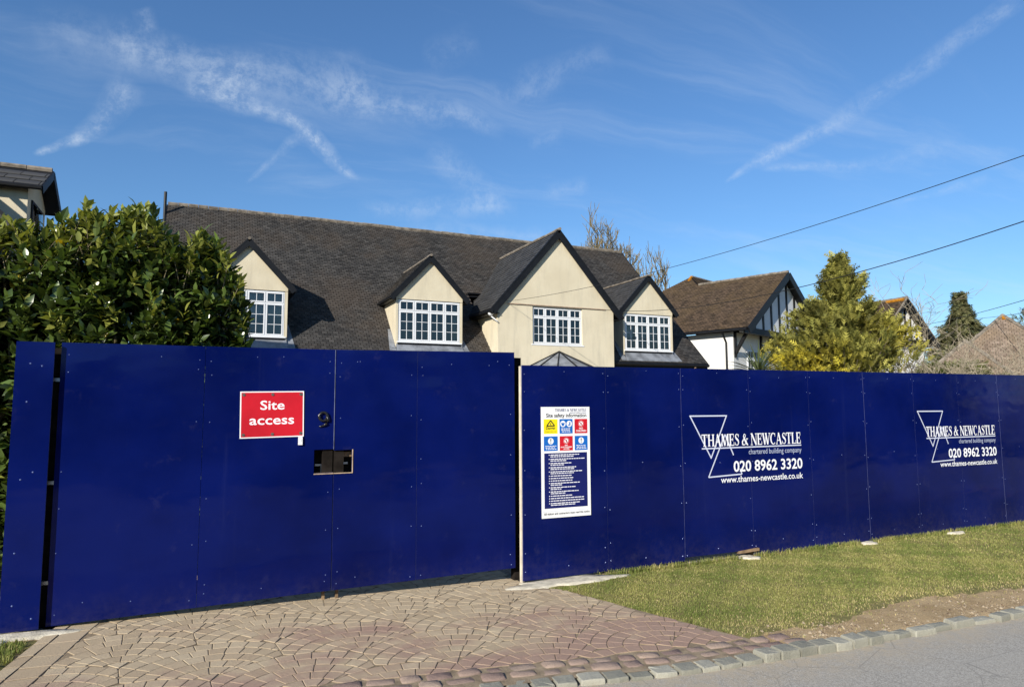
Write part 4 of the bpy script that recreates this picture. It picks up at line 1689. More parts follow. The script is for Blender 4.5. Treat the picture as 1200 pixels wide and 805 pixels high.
def slab(name, quad, th, mat, parent, label=None):
    """a roof slab: a planar polygon given by its top corners, thickened downwards along its normal"""
    P = [Vector(p) for p in quad]
    n = (P[1] - P[0]).cross(P[2] - P[0]).normalized()
    if n.z > 0:
        n = -n
    return MB().prism(P, n * th).build(name, mat, parent, label=label)


def ridge_row(name, a, b, r, mat, parent, step=0.33):
    """half-round ridge tiles laid end to end, one mesh"""
    a, b = Vector(a), Vector(b)
    d = b - a
    L = d.length
    n = max(1, int(L / step))
    mb = MB()
    for k in range(n):
        p, q_ = a + d * (k / n), a + d * ((k + 0.97) / n)
        rr = r * random.uniform(0.94, 1.06)
        z = Vector((0, 0, random.uniform(-0.006, 0.010)))
        mb.tube([p + z, q_ + z], rr, 7)
    return mb.build(name, mat, parent, kind='stuff')


# ---- the cream house behind the hoarding
HX = 8.4
house = empty('cream_house', (HX, 24.0, 0.0), 'large cream rendered house with dark slate roof, three dormers and a gable', 'house')
ROOF_K, ROOF_C = 0.97, 3.9 - 0.97 * 21.2       # z = K y + C on the front slope
zr = lambda y: ROOF_K * y + ROOF_C
EY, RY = 20.92, 26.72
XL, XR = -1.24, 17.92
sl = math.hypot(1, ROOF_K)
vl = (RY - EY) * sl
DORM = [(1.19, 21.2), (6.76, 21.2), (15.38, 21.2)]
openings = [(c - 1.02, c + 1.02, 21.32, 22.70) for c, _ in DORM] + [(8.98, 13.40, 20.9, 23.6)]


def roof_keep(cu, cv):
    x = XL + cu
    y = EY + cv / sl
    k = np.ones(len(cu), bool)
    for a, b, c, d in openings:
        k &= ~((x > a) & (x < b) & (y > c) & (y < d))
    return k


# roof deck with the openings cut out
mb = MB()
xcuts = sorted({XL, XR, *[o[0] for o in openings], *[o[1] for o in openings]})
ycuts = sorted({EY, RY, *[o[2] for o in openings if o[2] > EY], *[o[3] for o in openings]})
for xa, xb in zip(xcuts[:-1], xcuts[1:]):
    for ya, yb in zip(ycuts[:-1], ycuts[1:]):
        xm, ym = (xa + xb) / 2, (ya + yb) / 2
        if any(a < xm < b and c < ym < d for a, b, c, d in openings):
            continue
        for dz in (0.0, -0.12):
            mb.poly([(xa, ya, zr(ya) + dz), (xb, ya, zr(ya) + dz), (xb, yb, zr(yb) + dz), (xa, yb, zr(yb) + dz)])
for xe in (XL, XR):
    mb.poly([(xe, EY, zr(EY)), (xe, RY, zr(RY)), (xe, RY, zr(RY) - 0.12), (xe, EY, zr(EY) - 0.12)])
for xa, xb in ((XL, 8.98), (13.40, XR)):
    mb.poly([(xa, EY, zr(EY)), (xb, EY, zr(EY)), (xb, EY, zr(EY) - 0.12), (xa, EY, zr(EY) - 0.12)])
roof = mb.build('roof', 'black_paint', house)
at = roof.data.attributes.new('Col', 'FLOAT_COLOR', 'POINT')
tiles('roof_tiles', (XL, EY, zr(EY)), (1, 0, 0), (0, 1, ROOF_K), XR - XL, vl, 0.175, 0.105, 'slate_old', roof, roof_keep, seed=3)
slab('rear_slope', [(XL, RY, zr(RY)), (XR, RY, zr(RY)), (XR, 2 * RY - EY, zr(EY)), (XL, 2 * RY - EY, zr(EY))], 0.12, 'slate_old', roof)
ridge_row('ridge_tiles', (XL, RY, zr(RY) + 0.015), (XR, RY, zr(RY) + 0.015), 0.085, 'ridge_tile', roof)
# verge boards and gutters
for xe in (XL, XR):
    MB().beam((xe + (0.02 if xe > 0 else -0.02), EY, zr(EY) - 0.09), (xe + (0.02 if xe > 0 else -0.02), RY, zr(RY) - 0.09), 0.035, 0.18).build('verge_board', 'black_paint', roof)
for xa, xb in ((XL, 8.86), (13.52, XR + 0.02)):
    MB().tube([(xa, EY - 0.055, zr(EY) - 0.07), (xb, EY - 0.055, zr(EY) - 0.07)], 0.06, 8).build('gutter', 'black_paint', roof)
    MB().box(xa, xb, EY + 0.012, EY + 0.04, zr(EY) - 0.30, zr(EY) - 0.122).build('fascia', 'black_paint', roof)
    MB().box(xa, xb, EY + 0.042, 21.40, zr(EY) - 0.30, zr(EY) - 0.28).build('soffit', 'black_paint', roof)
MB().tube([(17.3, 21.30, 0.0), (17.3, 21.30, 3.25), (17.3, EY - 0.05, 3.50)], 0.038, 8).build('downpipe', 'terracotta', house)
# walls
w = MB()
w.box(XL + 0.12, 8.9, 21.40, 21.65, 0, zr(21.40) - 0.45)
w.box(13.45, XR - 0.12, 21.40, 21.65, 0, zr(21.40) - 0.45)
for xe, s in ((XL + 0.12, 1), (XR - 0.12, -1)):
    yb = 2 * RY - 21.40
    w.prism([(xe, 21.66, 0), (xe, 21.66, zr(21.66) - 0.16), (xe, RY, zr(RY) - 0.16), (xe, yb, zr(21.66) - 0.16), (xe, yb, 0)], (0.22 * s, 0, 0))
w.box(XL + 0.35, XR - 0.35, 2 * RY - 21.64, 2 * RY - 21.42, 0, zr(21.4) - 0.16)
w.build('wall', 'cream', house)

# gable wing
GX, GYF, GAPEX, GHALF, GK = 11.19, 20.60, 8.12, 2.52, 1.145
gzr = lambda x: GAPEX - GK * abs(x - GX)
WX0, WX1 = 8.915, 13.44
wx0, wx1, wz0, wz1 = 10.205, 12.155, 4.13, 5.405
zb_ = 5.44
g = MB()
g.box(WX0, wx0, GYF, GYF + 0.22, 0, wz1 + 0.04)
g.box(wx1, WX1, GYF, GYF + 0.22, 0, wz1 + 0.04)
g.box(wx0, wx1, GYF, GYF + 0.22, 0, wz0)
g.box(wx0, wx1, GYF, GYF + 0.22, wz1, wz1 + 0.04)
g.box(WX0, WX0 + 0.22, GYF + 0.221, 24.2, 0, 5.25)
g.box(WX1 - 0.22, WX1, GYF + 0.221, 24.2, 0, 5.25)
gw = g.build('gable_wall', 'cream', house)
zt_ = wz1 + 0.041
g = MB()
xa_ = GX - (GAPEX - 0.10 - zt_) / GK
xb_ = GX + (GAPEX - 0.10 - zt_) / GK
g.prism([(max(xa_, WX0 - 0.02), GYF - 0.022, zt_), (min(xb_, WX1 + 0.02), GYF - 0.022, zt_), (min(xb_, WX1 + 0.02), GYF - 0.022, gzr(WX1 + 0.02) - 0.1 if xb_ > WX1 else zt_),
         (GX, GYF - 0.022, GAPEX - 0.10), (max(xa_, WX0 - 0.02), GYF - 0.022, gzr(WX0 - 0.02) - 0.1 if xa_ < WX0 else zt_ + 0.0001)], (0, 0.22, 0))
g.build('gable_upper_wall', 'cream', house)
MB().box(WX0 + 0.35, WX1 - 0.35, GYF - 0.040, GYF - 0.0225, zt_ - 0.012, zt_ + 0.012).build('bell_cast_bead', 'terracotta', gw)
window(house, wx0, wx1, wz0, wz1, GYF + 0.06, 4, top_h=0.27)
gb = 26.0
groof = empty_part = None
for s in (-1, 1):
    e = (GX + s * GHALF)
    ze = gzr(e)
    sl_ = slab('gable_roof_slope', [(GX, GYF - 0.10, GAPEX), (e, GYF - 0.10, ze), (e, 22.9, ze), (GX, gb, GAPEX)], 0.10, 'black_paint', house)
    Vv = np.array([-s, 0, GK])
    ln = GHALF * math.hypot(1, GK)
    if s < 0:
        kp = lambda cu, cv: (cu < 2.4 + (gb - 22.9) * np.clip(cv / ln, 0, 1) + 0.02)
        tiles('slates', (e, GYF - 0.10, ze), (0, 1, 0), Vv, gb - GYF + 0.1, ln, 0.24, 0.16, 'slate_grey', sl_, kp, seed=5)
    else:
        kp = lambda cu, cv: (cu < 2.4 + (gb - 22.9) * np.clip(cv / ln, 0, 1) + 0.02)
        tiles('slates', (e, GYF - 0.10, ze), (0, 1, 0), Vv, gb - GYF + 0.1, ln, 0.24, 0.16, 'slate_grey', sl_, kp, seed=6)
    # barge board and its tile capping
    MB().beam((GX, GYF - 0.130 - 0.003 * s, GAPEX - 0.12), (e, GYF - 0.130 - 0.003 * s, ze - 0.12), 0.23, 0.035, up=(0, 1, 0)).build('barge_board', 'black_paint', sl_)
    MB().beam((GX, GYF - 0.12 - 0.003 * s, GAPEX + 0.02), (e, GYF - 0.12 - 0.003 * s, ze + 0.02), 0.05, 0.07, up=(0, 1, 0)).build('verge_cap', 'black_paint', sl_)
    MB().tube([(e + s * 0.03, GYF - 0.18, ze - 0.07), (e + s * 0.03, 22.4, ze - 0.07)], 0.055, 8).build('gutter', 'black_paint', sl_)
    MB().box(min(e, e - s * 0.28), max(e, e - s * 0.28), GYF - 0.098, 22.3, ze - 0.155, ze - 0.135).build('soffit', 'black_paint', sl_)
ridge_row('gable_ridge', (GX, GYF - 0.22, GAPEX + 0.015), (GX, gb, GAPEX + 0.015), 0.055, 'ridge_tile', house, 0.4)

# dormers
for di, (cx, dy) in enumerate(DORM):
    hw, hwall, apex, k = 1.31, 1.13, 6.945, 1.07
    zE = apex - k * hw
    x0, x1 = cx - hwall, cx + hwall
    wz0_, wz1_ = 4.105, 5.47
    d = MB()
    wa, wb = cx - 1.055, cx + 1.055
    d.box(x0, wa, dy, dy + 0.16, 3.92, wz1_)
    d.box(wb, x1, dy, dy + 0.16, 3.92, wz1_)
    ux = (apex - 0.09 - wz1_) / k
    d.prism([(cx - min(ux, hwall), dy - 0.015, wz1_ + 0.001), (cx + min(ux, hwall), dy - 0.015, wz1_ + 0.001), (cx + min(ux, hwall), dy - 0.015, apex - 0.09 - k * min(ux, hwall) + 0.002), (cx, dy - 0.015, apex - 0.09),
             (cx - min(ux, hwall), dy - 0.015, apex - 0.09 - k * min(ux, hwall) + 0.002)], (0, 0.17, 0))
    for xs_ in (x0, x1):
        s = 0.10 if xs_ == x0 else -0.10
        yb = (zE + 0.05 - ROOF_C) / ROOF_K
        d.prism([(xs_, dy + 0.161, zr(dy + 0.16) - 0.05), (xs_, dy + 0.161, zE + 0.05), (xs_, yb + 0.3, zE + 0.05)], (s, 0, 0))
    dw = d.build('dormer_wall', 'cream', house)
    cur = None
    if di == 2:
        cur = [(0.30, -0.05, 0.85), (0.30, 0.05, 0.95), (0.25, 0.1, 1.0), (0.0, 0.35, 1.05)]
    elif di == 0:
        cur = [(0.45, 0, 1), (0.45, 0, 1), (0.45, 0, 1), (0.45, 0, 1)]
    else:
        cur = [None, None, None, (0.0, 0.70, 0.95)]
    window(house, wa + 0.012, wb - 0.012, wz0_, wz1_ - 0.012, dy + 0.02, 4, curtain=cur)
    # dark upstand and lead apron under the sill, lead soakers beside the cheeks
    MB().box(x0 + 0.06, x1 - 0.06, dy - 0.03, dy + 0.02, 3.985, 4.055).build('apron_upstand', 'black_paint', dw)
    ya, yb2 = dy - 0.26, dy + 0.02
    MB().prism([(x0 - 0.02, ya, zr(ya) + 0.035), (x1 + 0.02, ya, zr(ya) + 0.035), (x1 - 0.02, yb2 - 0.03, zr(yb2) + 0.085), (x0 + 0.02, yb2 - 0.03, zr(yb2) + 0.085)], (0, 0, 0.014)).build('lead_apron', 'lead', dw)
    for s, xs_ in ((-1, x0), (1, x1)):
        ye = dy + 0.62
        MB().prism([(xs_ + s * 0.004, ya + 0.02, zr(ya) + 0.05), (xs_ + s * 0.24, ya + 0.02, zr(ya) + 0.05), (xs_ + s * 0.10, ye, zr(ye) + 0.036), (xs_ + s * 0.004, ye, zr(ye) + 0.036)], (0, 0, 0.012)).build('lead_soaker', 'lead', dw)
    yr = (apex - ROOF_C) / ROOF_K
    ye = (zE - ROOF_C) / ROOF_K
    for s in (-1, 1):
        e = cx + s * hw
        so = slab('dormer_roof_slope', [(cx, dy - 0.085, apex), (e, dy - 0.085, zE), (e, ye + 0.2, zE), (cx, yr + 0.1, apex)], 0.08, 'black_paint', house)
        ln = hw * math.hypot(1, k)
        kp = lambda cu, cv, ln=ln, ye=ye, yr=yr: cu < (ye + 0.34 - dy) + (yr - ye) * cv / ln
        tiles('slates', (e, dy - 0.085, zE), (0, 1, 0), (-s, 0, k), yr + 0.2 - dy, ln, 0.175 if di == 1 else 0.24, 0.105 if di == 1 else 0.15, 'slate_old' if di == 1 else 'slate_grey', so, kp, seed=20 + di * 2 + s)
        MB().beam((cx, dy - 0.110 - 0.003 * s, apex - 0.085), (e, dy - 0.110 - 0.003 * s, zE - 0.085), 0.17, 0.03, up=(0, 1, 0)).build('barge_board', 'black_paint', so)
        MB().beam((cx, dy - 0.10 - 0.003 * s, apex + 0.025), (e, dy - 0.10 - 0.003 * s, zE + 0.025), 0.04, 0.06, up=(0, 1, 0)).build('verge_cap', 'black_paint', so)
        MB().tube([(e + s * 0.02, dy - 0.12, zE - 0.05), (e + s * 0.02, ye - 0.05, zE - 0.05)], 0.042, 7).build('gutter', 'black_paint', so)
        MB().box(min(e, cx + s * hwall), max(e, cx + s * hwall), dy - 0.083, ye - 0.1, zE - 0.115, zE - 0.10).build('soffit', 'black_paint', so)
    ridge_row('dormer_ridge', (cx, dy - 0.16, apex + 0.012), (cx, yr + 0.05, apex + 0.012), 0.042, 'ridge_tile', house, 0.35)

# glazed lead porch roof under the gable window
pc, pr, pz, pe = (11.20, 20.58), 1.42, 3.88, 3.22
ribs = []
pm = MB()
ring = []
for kk in range(7):
    a = math.pi + math.pi * kk / 6
    ring.append((pc[0] + pr * math.cos(a), pc[1] + pr * math.sin(a) * 0.95, pe))
for p, q_ in zip(ring[:-1], ring[1:]):
    pm.prism([(pc[0], pc[1], pz), p, q_], (0, 0, -0.04))
po = pm.build('porch_roof', 'lead', house)
for p in ring:
    MB().beam((pc[0], pc[1] - 0.01, pz + 0.012), (p[0], p[1] - 0.01, p[2] + 0.012), 0.035, 0.04).build('lead_roll', 'black_paint', po)
pm = MB()
for p in ring[1:-1]:
    pm.box(p[0] - 0.06, p[0] + 0.06, p[1] - 0.0, p[1] + 0.1, 0, pe - 0.05)
for p, q_ in zip(ring[:-1], ring[1:]):
    pm.beam((p[0], p[1], pe - 0.10), (q_[0], q_[1], pe - 0.10), 0.08, 0.12)
pm.build('porch_frame', 'upvc', house)
# pipes on the roof
MB().tube([(XL - 0.07, 26.2, 2.0), (XL - 0.07, 26.2, 9.55)], 0.05, 10).build('vent_pipe', 'black_paint', house)
MB().tube([(14.05, 22.75, 5.2), (14.05, 22.75, 6.35)], 0.055, 10).build('flue_pipe', 'lead', house)
mb = MB()
mb.tube([(8.72, 20.72, 5.02), (8.72, 20.72, 5.08), (8.72, 20.72, 5.16), (8.72, 20.72, 5.20)], [0.06, 0.10, 0.10, 0.05], 12)
mb.tube([(8.72, 20.74, 5.02), (8.80, 20.60, 4.90), (8.90, 20.55, 4.80)], 0.02, 6)
mb.tube([(8.72, 20.74, 5.10), (8.91, 20.78, 5.10)], 0.03, 6)
mb.thing('security_light', 'upvc', 'round white security light at left corner of cream gable', 'light', smooth=True)

# ---- half-timbered neighbour to the right (turned a little from the road)
A1 = R(20)
n1o = Vector((22.581, 23.528, 0))
u1v, r1v = Vector((math.cos(A1), math.sin(A1), 0)), Vector((-math.sin(A1), math.cos(A1), 0))
T1 = lambda p: tuple(n1o + u1v * p[0] + r1v * p[1] + Vector((0, 0, p[2])))
nb = empty('timbered_house', T1((4.5, 4, 0)), 'white house with lichened brown tile roof and black timbered gable', 'house')
ez, az_, hu = 5.593, 8.74, 4.56
back = 7.2


def roof_T(T, name, poly, th, parent, mat='black_paint'):
    return slab(name, [T(p) for p in poly], th, mat, parent)


pk, pk2 = (hu + 1.1, 6.15, 9.50), (hu + 6, 6.15, 9.46)
for s, ue in ((-1, 0.0), (1, 2 * hu)):
    poly = [(0, 0, ez), (hu, 0, az_), (hu, 5.05, az_), pk, (0, 11.8, ez)] if s < 0 else [(hu, 0, az_), (ue, 0, ez), (ue, back, ez), (hu, back, az_)]
    r_ = roof_T(T1, 'roof_slope', poly, 0.14, nb)
    tile_poly('tiles', [T1(q_) for q_ in poly], 0.175, 0.11, 'tile_brown', r_, 40 + s, 0.014)
    MB().beam(T1((hu, -0.03 - 0.004 * s, az_ - 0.16)), T1((ue, -0.03 - 0.004 * s, ez - 0.16)), 0.34, 0.06, up=r1v).build('barge_board', 'black_paint', r_)
    MB().tube([T1((ue - 0.04 * (1 if s < 0 else -1), 0.05, ez - 0.08)), T1((ue - 0.04 * (1 if s < 0 else -1), back, ez - 0.08))], 0.06, 8).build('gutter', 'black_paint', r_)
poly = [pk, (hu, 5.05, az_), (hu + 6, 5.05, az_), pk2]
r_ = roof_T(T1, 'cross_slope', poly, 0.10, nb)
tile_poly('tiles', [T1(q_) for q_ in poly], 0.175, 0.11, 'tile_brown', r_, 47, 0.014)
roof_T(T1, 'cross_slope', [pk, pk2, (hu + 6, 11.8, ez), (0, 11.8, ez)], 0.10, nb)
ridge_row('ridge_tiles', T1((hu, 0, az_ + 0.02)), T1((hu, 5.05, az_ + 0.02)), 0.085, 'ridge_tile', nb)
ridge_row('lichened_tiles', T1((pk[0] - 0.45, pk[1] - 0.1, pk[2] - 0.28)), T1((pk[0], pk[1], pk[2] + 0.02)), 0.09, 'lichen_orange', nb, 0.3)
ridge_row('ridge_tiles', T1((pk[0] + 0.05, pk[1], pk[2] + 0.02)), T1(pk2), 0.085, 'ridge_tile', nb)
# walls: the lower storey stands back under the jettied gable
w = MB()
w.box(0.40, 2 * hu - 0.4, 0.98, back + 3, 0, ez - 0.12, T=T1)
w.build('wall', 'white_render', nb)
gp_ = MB()
gp_.prism([T1((0.42, 0.36, ez - 0.16)), T1((2 * hu - 0.42, 0.36, ez - 0.16)), T1((2 * hu - 0.42, 0.36, ez + 0.12)), T1((hu, 0.36, az_ - 0.18)), T1((0.42, 0.36, ez + 0.12))], r1v * 0.3)
gpan = gp_.build('gable_panel', 'timber_panel', nb)
slope1 = (az_ - ez) / hu
for uu in (1.35, 2.25, 3.15, 4.05, 4.95, 5.85, 6.75, 7.65):
    zt = az_ - 0.22 - slope1 * abs(uu - hu)
    MB().box(uu - 0.075, uu + 0.075, 0.315, 0.355, ez + 0.06, zt, T=T1).build('timber_stud', 'black_paint', gpan)
MB().box(0.2, 2 * hu - 0.2, 0.28, 0.35, ez - 0.22, ez + 0.058, T=T1).build('bressummer', 'black_paint', gpan)
for uu in (0.55, 3.2, 2 * hu - 0.6):
    MB().beam(T1((uu, 0.97, ez - 1.15)), T1((uu, 0.40, ez - 0.24)), 0.14, 0.14).build('bracket', 'black_paint', nb)
    MB().box(uu - 0.07, uu + 0.07, 0.90, 0.975, ez - 1.3, ez - 0.13, T=T1).build('bracket_post', 'black_paint', nb)
window(nb, 1.7, 3.6, 3.1, 4.7, 0.93, 3, T=T1)
MB().tube([T1((0.34, 1.30, 0)), T1((0.34, 1.30, 5.0)), T1((-0.02, 1.30, 5.45))], 0.05, 8).build('downpipe', 'black_paint', nb)

# ---- second timbered gable farther along
T2o = Vector((39.45, 27.7, 0))
T2 = lambda p: (T2o.x + p[0], T2o.y + p[1], p[2])
n2 = empty('far_timbered_house', T2((0, 3, 0)), 'far house with narrow black and white gable seen past golden conifer', 'house')
az2, hw2, k2 = 8.60, 2.75, 1.02
ez2 = az2 - k2 * hw2
for s in (-1, 1):
    r_ = slab('roof_slope', [T2((0, 0, az2)), T2((s * hw2, 0, ez2)), T2((s * hw2, 8, ez2)), T2((0, 8, az2))], 0.14, 'black_paint', n2)
    tiles('tiles', T2((s * hw2, 0, ez2)), (0, 1, 0), (-s, 0, k2), 8, hw2 * math.hypot(1, k2), 0.18, 0.12, 'tile_brown', r_, seed=60 + s, step=0.02)
    MB().beam(T2((0, -0.03, az2 - 0.14)), T2((s * hw2, -0.03, ez2 - 0.14)), 0.28, 0.06, up=(0, 1, 0)).build('barge_board', 'black_paint', r_)
    MB().beam(T2((0, -0.02, az2 + 0.03)), T2((s * hw2, -0.02, ez2 + 0.03)), 0.06, 0.10, up=(0, 1, 0)).build('verge_cap', 'ridge_tile', r_)
ridge_row('ridge_tiles', T2((0, 0, az2 + 0.03)), T2((0, 8, az2 + 0.03)), 0.10, 'ridge_tile', n2)
ridge_row('lichened_tiles', T2((-0.12, 0.1, az2 - 0.08)), T2((-0.12, 1.3, az2 - 0.08)), 0.10, 'lichen_orange', n2)
gp_ = MB().prism([T2((-hw2 + 0.25, 0.45, ez2 + 0.1)), T2((hw2 - 0.25, 0.45, ez2 + 0.1)), T2((0, 0.45, az2 - 0.2))], (0, 0.2, 0)).build('gable_panel', 'white_render', n2)
for uu in (-1.7, -1.2, -0.7, -0.2, 0.3, 0.8, 1.3, 1.8):
    MB().box(T2o.x + uu - 0.06, T2o.x + uu + 0.06, T2o.y + 0.40, T2o.y + 0.445, ez2 + 0.32, az2 - 0.25 - k2 * abs(uu)).build('timber_stud', 'black_paint', gp_)
MB().box(T2o.x - hw2 + 0.1, T2o.x + hw2 - 0.1, T2o.y + 0.36, T2o.y + 0.44, ez2, ez2 + 0.30).build('bressummer', 'black_paint', gp_)
MB().box(T2o.x - hw2 + 0.4, T2o.x + hw2 - 0.4, T2o.y + 0.75, T2o.y + 8, 0, ez2 - 0.05).build('wall', 'white_render', n2)
MB().box(T2o.x + 0.2, T2o.x + 1.4, T2o.y + 0.70, T2o.y + 0.745, 3.4, 5.0).build('window', 'upvc', n2)

# ---- hipped brown roofs at the right edge
HD = Vector((0.86, 0.51, 0)).normalized()
HS = Vector((HD.y, -HD.x, 0))


def hip_house(name, peak, run, rise, half, length, label, mat, seed, orange=True):
    pkv = Vector(peak)
    T = lambda p: tuple(pkv + HD * p[0] + HS * p[1] + Vector((0, 0, p[2])))
    h = empty(name, (pkv.x + HD.x * 3, pkv.y + HD.y * 3, 0), label, 'house', 'brown tiled roofs beyond the hoarding')
    hp = slab('hip_slope', [T((0, 0, 0)), T((-run, -half, -rise)), T((-run, half, -rise))], 0.12, 'black_paint', h)
    Vv = Vector(T((0, 0, 0))) - Vector(T((-run, 0, -rise)))
    L = Vv.length
    tiles('tiles', T((-run, -half, -rise)), HS, Vv, 2 * half, L, 0.2, 0.14, mat, hp, lambda cu, cv: np.abs(cu - half) < half * (1 - cv / L) + 0.03, seed=seed, step=0.014)
    for s in (-1, 1):
        sd_ = slab('side_slope', [T((0, 0, 0)), T((length, 0, 0)), T((length + run, s * half, -rise)), T((-run, s * half, -rise))], 0.12, 'black_paint', h)
        Vs = Vector(T((0, 0, 0))) - Vector(T((0, s * half, -rise)))
        Ls = Vs.length
        tiles('tiles', T((-run, s * half, -rise)), HD, Vs, length + 2 * run, Ls, 0.2, 0.14, mat, sd_, lambda cu, cv: (cu > run * cv / Ls) & (cu < length + 2 * run - run * cv / Ls), seed=seed + 2 + s, step=0.014)
        ridge_row('hip_tiles', T((-run, s * half, -rise + 0.02)), T((0, 0, 0.02)), 0.09, 'ridge_tile', h)
    ridge_row('ridge_tiles', T((0, 0, 0.03)), T((length, 0, 0.03)), 0.10, 'ridge_tile', h)
    if orange:
        ridge_row('lichened_tiles', T((-0.22, 0.05, -0.21)), T((0.05, 0, 0.04)), 0.09, 'lichen_orange', h, 0.3)
    m = MB()
    m.box(-run + 0.4, length + run - 0.4, -half + 0.4, half - 0.4, -peak[2], -rise - 0.06, T=T)
    m.build('wall', 'terracotta', h)
    return h


hip_house('hipped_house', (36.27, 20.5, 6.42), 3.1, 3.3, 3.4, 6.0, 'brown hipped roof with orange lichened peak at right edge', 'tile_pale', 70)
hip_house('hipped_house', (33.6, 20.75, 5.06), 1.9, 2.0, 2.05, 3.0, 'smaller brown hipped roof lower left of orange lichened peak', 'tile_pale', 80, False)

# ---- left neighbour showing above the laurel
lh = empty('left_house', (-4.8, 17.0, 0.0), 'cream house with grey slate block above laurel at left edge', 'house')
yA, zA, yE, zE_ = 16.95, 7.02, 15.95, 6.40
for s in (-1, 1):
    ye = yA + s * (yA - yE)
    r_ = slab('roof_slope', [(-8.5, yA, zA), (-3.0, yA, zA), (-3.0, ye, zE_), (-8.5, ye, zE_)], 0.08, 'black_paint', lh)
    tiles('slates', (-8.5, ye, zE_), (1, 0, 0), (0, -s, (zA - zE_) / (yA - yE)), 5.5, math.hypot(1, 0.62), 0.42, 0.30, 'slate_grey', r_, seed=90 + s)
    MB().beam((-2.985, yA, zA - 0.07), (-2.985, ye, zE_ - 0.07), 0.03, 0.16).build('barge_board', 'black_paint', r_)
    MB().tube([(-8.5, ye + s * 0.04, zE_ - 0.04), (-2.99, ye + s * 0.04, zE_ - 0.04)], 0.05, 8).build('gutter', 'black_paint', r_)
ridge_row('ridge_tiles', (-8.5, yA, zA + 0.02), (-3.0, yA, zA + 0.02), 0.06, 'ridge_tile', lh, 0.45)
m = MB()
m.box(-8.4, -3.25, 16.12, 17.78, 4.0, 6.36)
m.prism([(-3.25, 16.12, 6.361), (-3.25, 17.78, 6.361), (-3.25, yA, zA - 0.14)], (-0.2, 0, 0))
m.build('wall', 'cream', lh)
TL = lambda p: (-3.25 - p[1], 16.12 + p[0], p[2])
mm = MB()
mm.box(0.30, 1.36, -0.03, 0.0, 5.2, 6.22, T=TL)
wf = mm.build('window', 'black_paint', lh)
for a in (0.36, 0.86):
    mm = MB()
    mm.box(a, a + 0.44, -0.036, -0.0305, 5.26, 6.16, T=TL)
    mm.build('pane', 'glass', wf)
    mm = MB()
    mm.box(a - 0.001, a + 0.441, -0.0302, -0.030, 5.259, 6.161, T=TL)
    mm.build('window_blind', 'lead', wf)
# lower roof in front of it
r_ = slab('lower_roof_slope', [(-8.5, 14.9, 7.4), (-3.96, 14.9, 5.92), (-2.2, 14.9, 4.4), (-2.2, 15.9, 4.4), (-8.5, 15.9, 7.4)][:4], 0.08, 'slate_grey', lh) if False else None
m = MB()
m.prism([(-8.5, 15.2, 3.0), (-2.4, 15.2, 3.0), (-2.4, 15.2, 4.55), (-3.62, 15.2, 5.72), (-8.5, 15.2, 5.72 + 4.0)], (0, 0.25, 0))
m.build('lower_gable_wall', 'slate_grey', lh)
MB().beam((-2.35, 15.15, 4.54), (-5.6, 15.15, 7.67), 0.06, 0.14, up=(0, 1, 0)).build('lower_verge', 'black_paint', lh)
m = MB()
m.box(-8.4, -3.25, 16.13, 22, 0, 3.99)
m.build('lower_wall', 'cream', lh)

# ------------------------------------------------------------------ cables and their pole


def cable(a, b, sag, r, label, name='overhead_cable'):
    a, b = Vector(a), Vector(b)
    pts = []
    for k in range(41):
        t = k / 40
        p = a.lerp(b, t)
        p.z -= 4 * sag * t * (1 - t)
        pts.append(p)
    mb = MB()
    mb.tube(pts, r, 5)
    return mb.thing(name, 'cable', label, 'cable', 'overhead cables')


cable((9.22, 20.52, 5.50), (10.9, -3.8, 6.45), 0.743, 0.0060, 'thin overhead wire fixed to cream gable rising to top right')
cable((13.72, 20.36, 5.40), (10.9, -3.8, 6.60), 1.19, 0.0090, 'thick overhead wire crossing the upper part of golden conifer')
cable((51.0, 35.5, 8.25), (20.0, 5.5, 5.9), 0.35, 0.014, 'upper of two far wires crossing behind tall dark conifer')
cable((60.0, 36.0, 9.4), (20.0, 5.6, 4.9), 0.2, 0.013, 'lower of two far wires at right edge beside dark conifer')
mb = MB()
mb.tube([(10.9, -3.8, -0.2), (10.9, -3.8, 7.2)], [0.15, 0.11], 12)
mb.box(10.4, 11.4, -3.84, -3.76, 6.7, 6.8)
mb.thing('utility_pole', 'pole_wood', 'brown wooden utility pole across the road carrying the near wires', 'pole')

# ------------------------------------------------------------------ vegetation
LEAF_V = [(0, 0, 0), (-0.17, 0.28, 0.035), (0.17, 0.28, 0.035), (0, 0.30, 0), (-0.20, 0.60, 0.03), (0.20, 0.60, 0.03), (0, 0.62, -0.02), (0, 1.0, -0.10)]
LEAF_F = [(0, 3, 1), (0, 2, 3), (1, 3, 6), (1, 6, 4), (3, 2, 5), (3, 5, 6), (4, 6, 7), (6, 5, 7)]


def rand_dirs(n, rg, up=0.0):
    d = rg.normal(size=(n, 3))
    d[:, 2] += up
    return unit(d)


# ---- cherry laurel hedge left of and above the gate
laurel = empty('laurel_hedge', (-1.8, 9.4, 0.0), 'tall glossy green laurel hedge rising behind left end of blue gate', 'hedge')
rg = np.random.default_rng(11)


def laurel_top(x):
    return np.interp(x, [-6, -3.2, -2.3, -2.0, -1.6, -1.25, -1.0, -0.7, -0.45, -0.25, 0.0, 0.2, 0.38, 0.52], [4.0, 3.95, 3.86, 3.98, 3.90, 4.22, 4.12, 4.36, 4.08, 3.86, 4.10, 3.92, 3.55, 3.0])


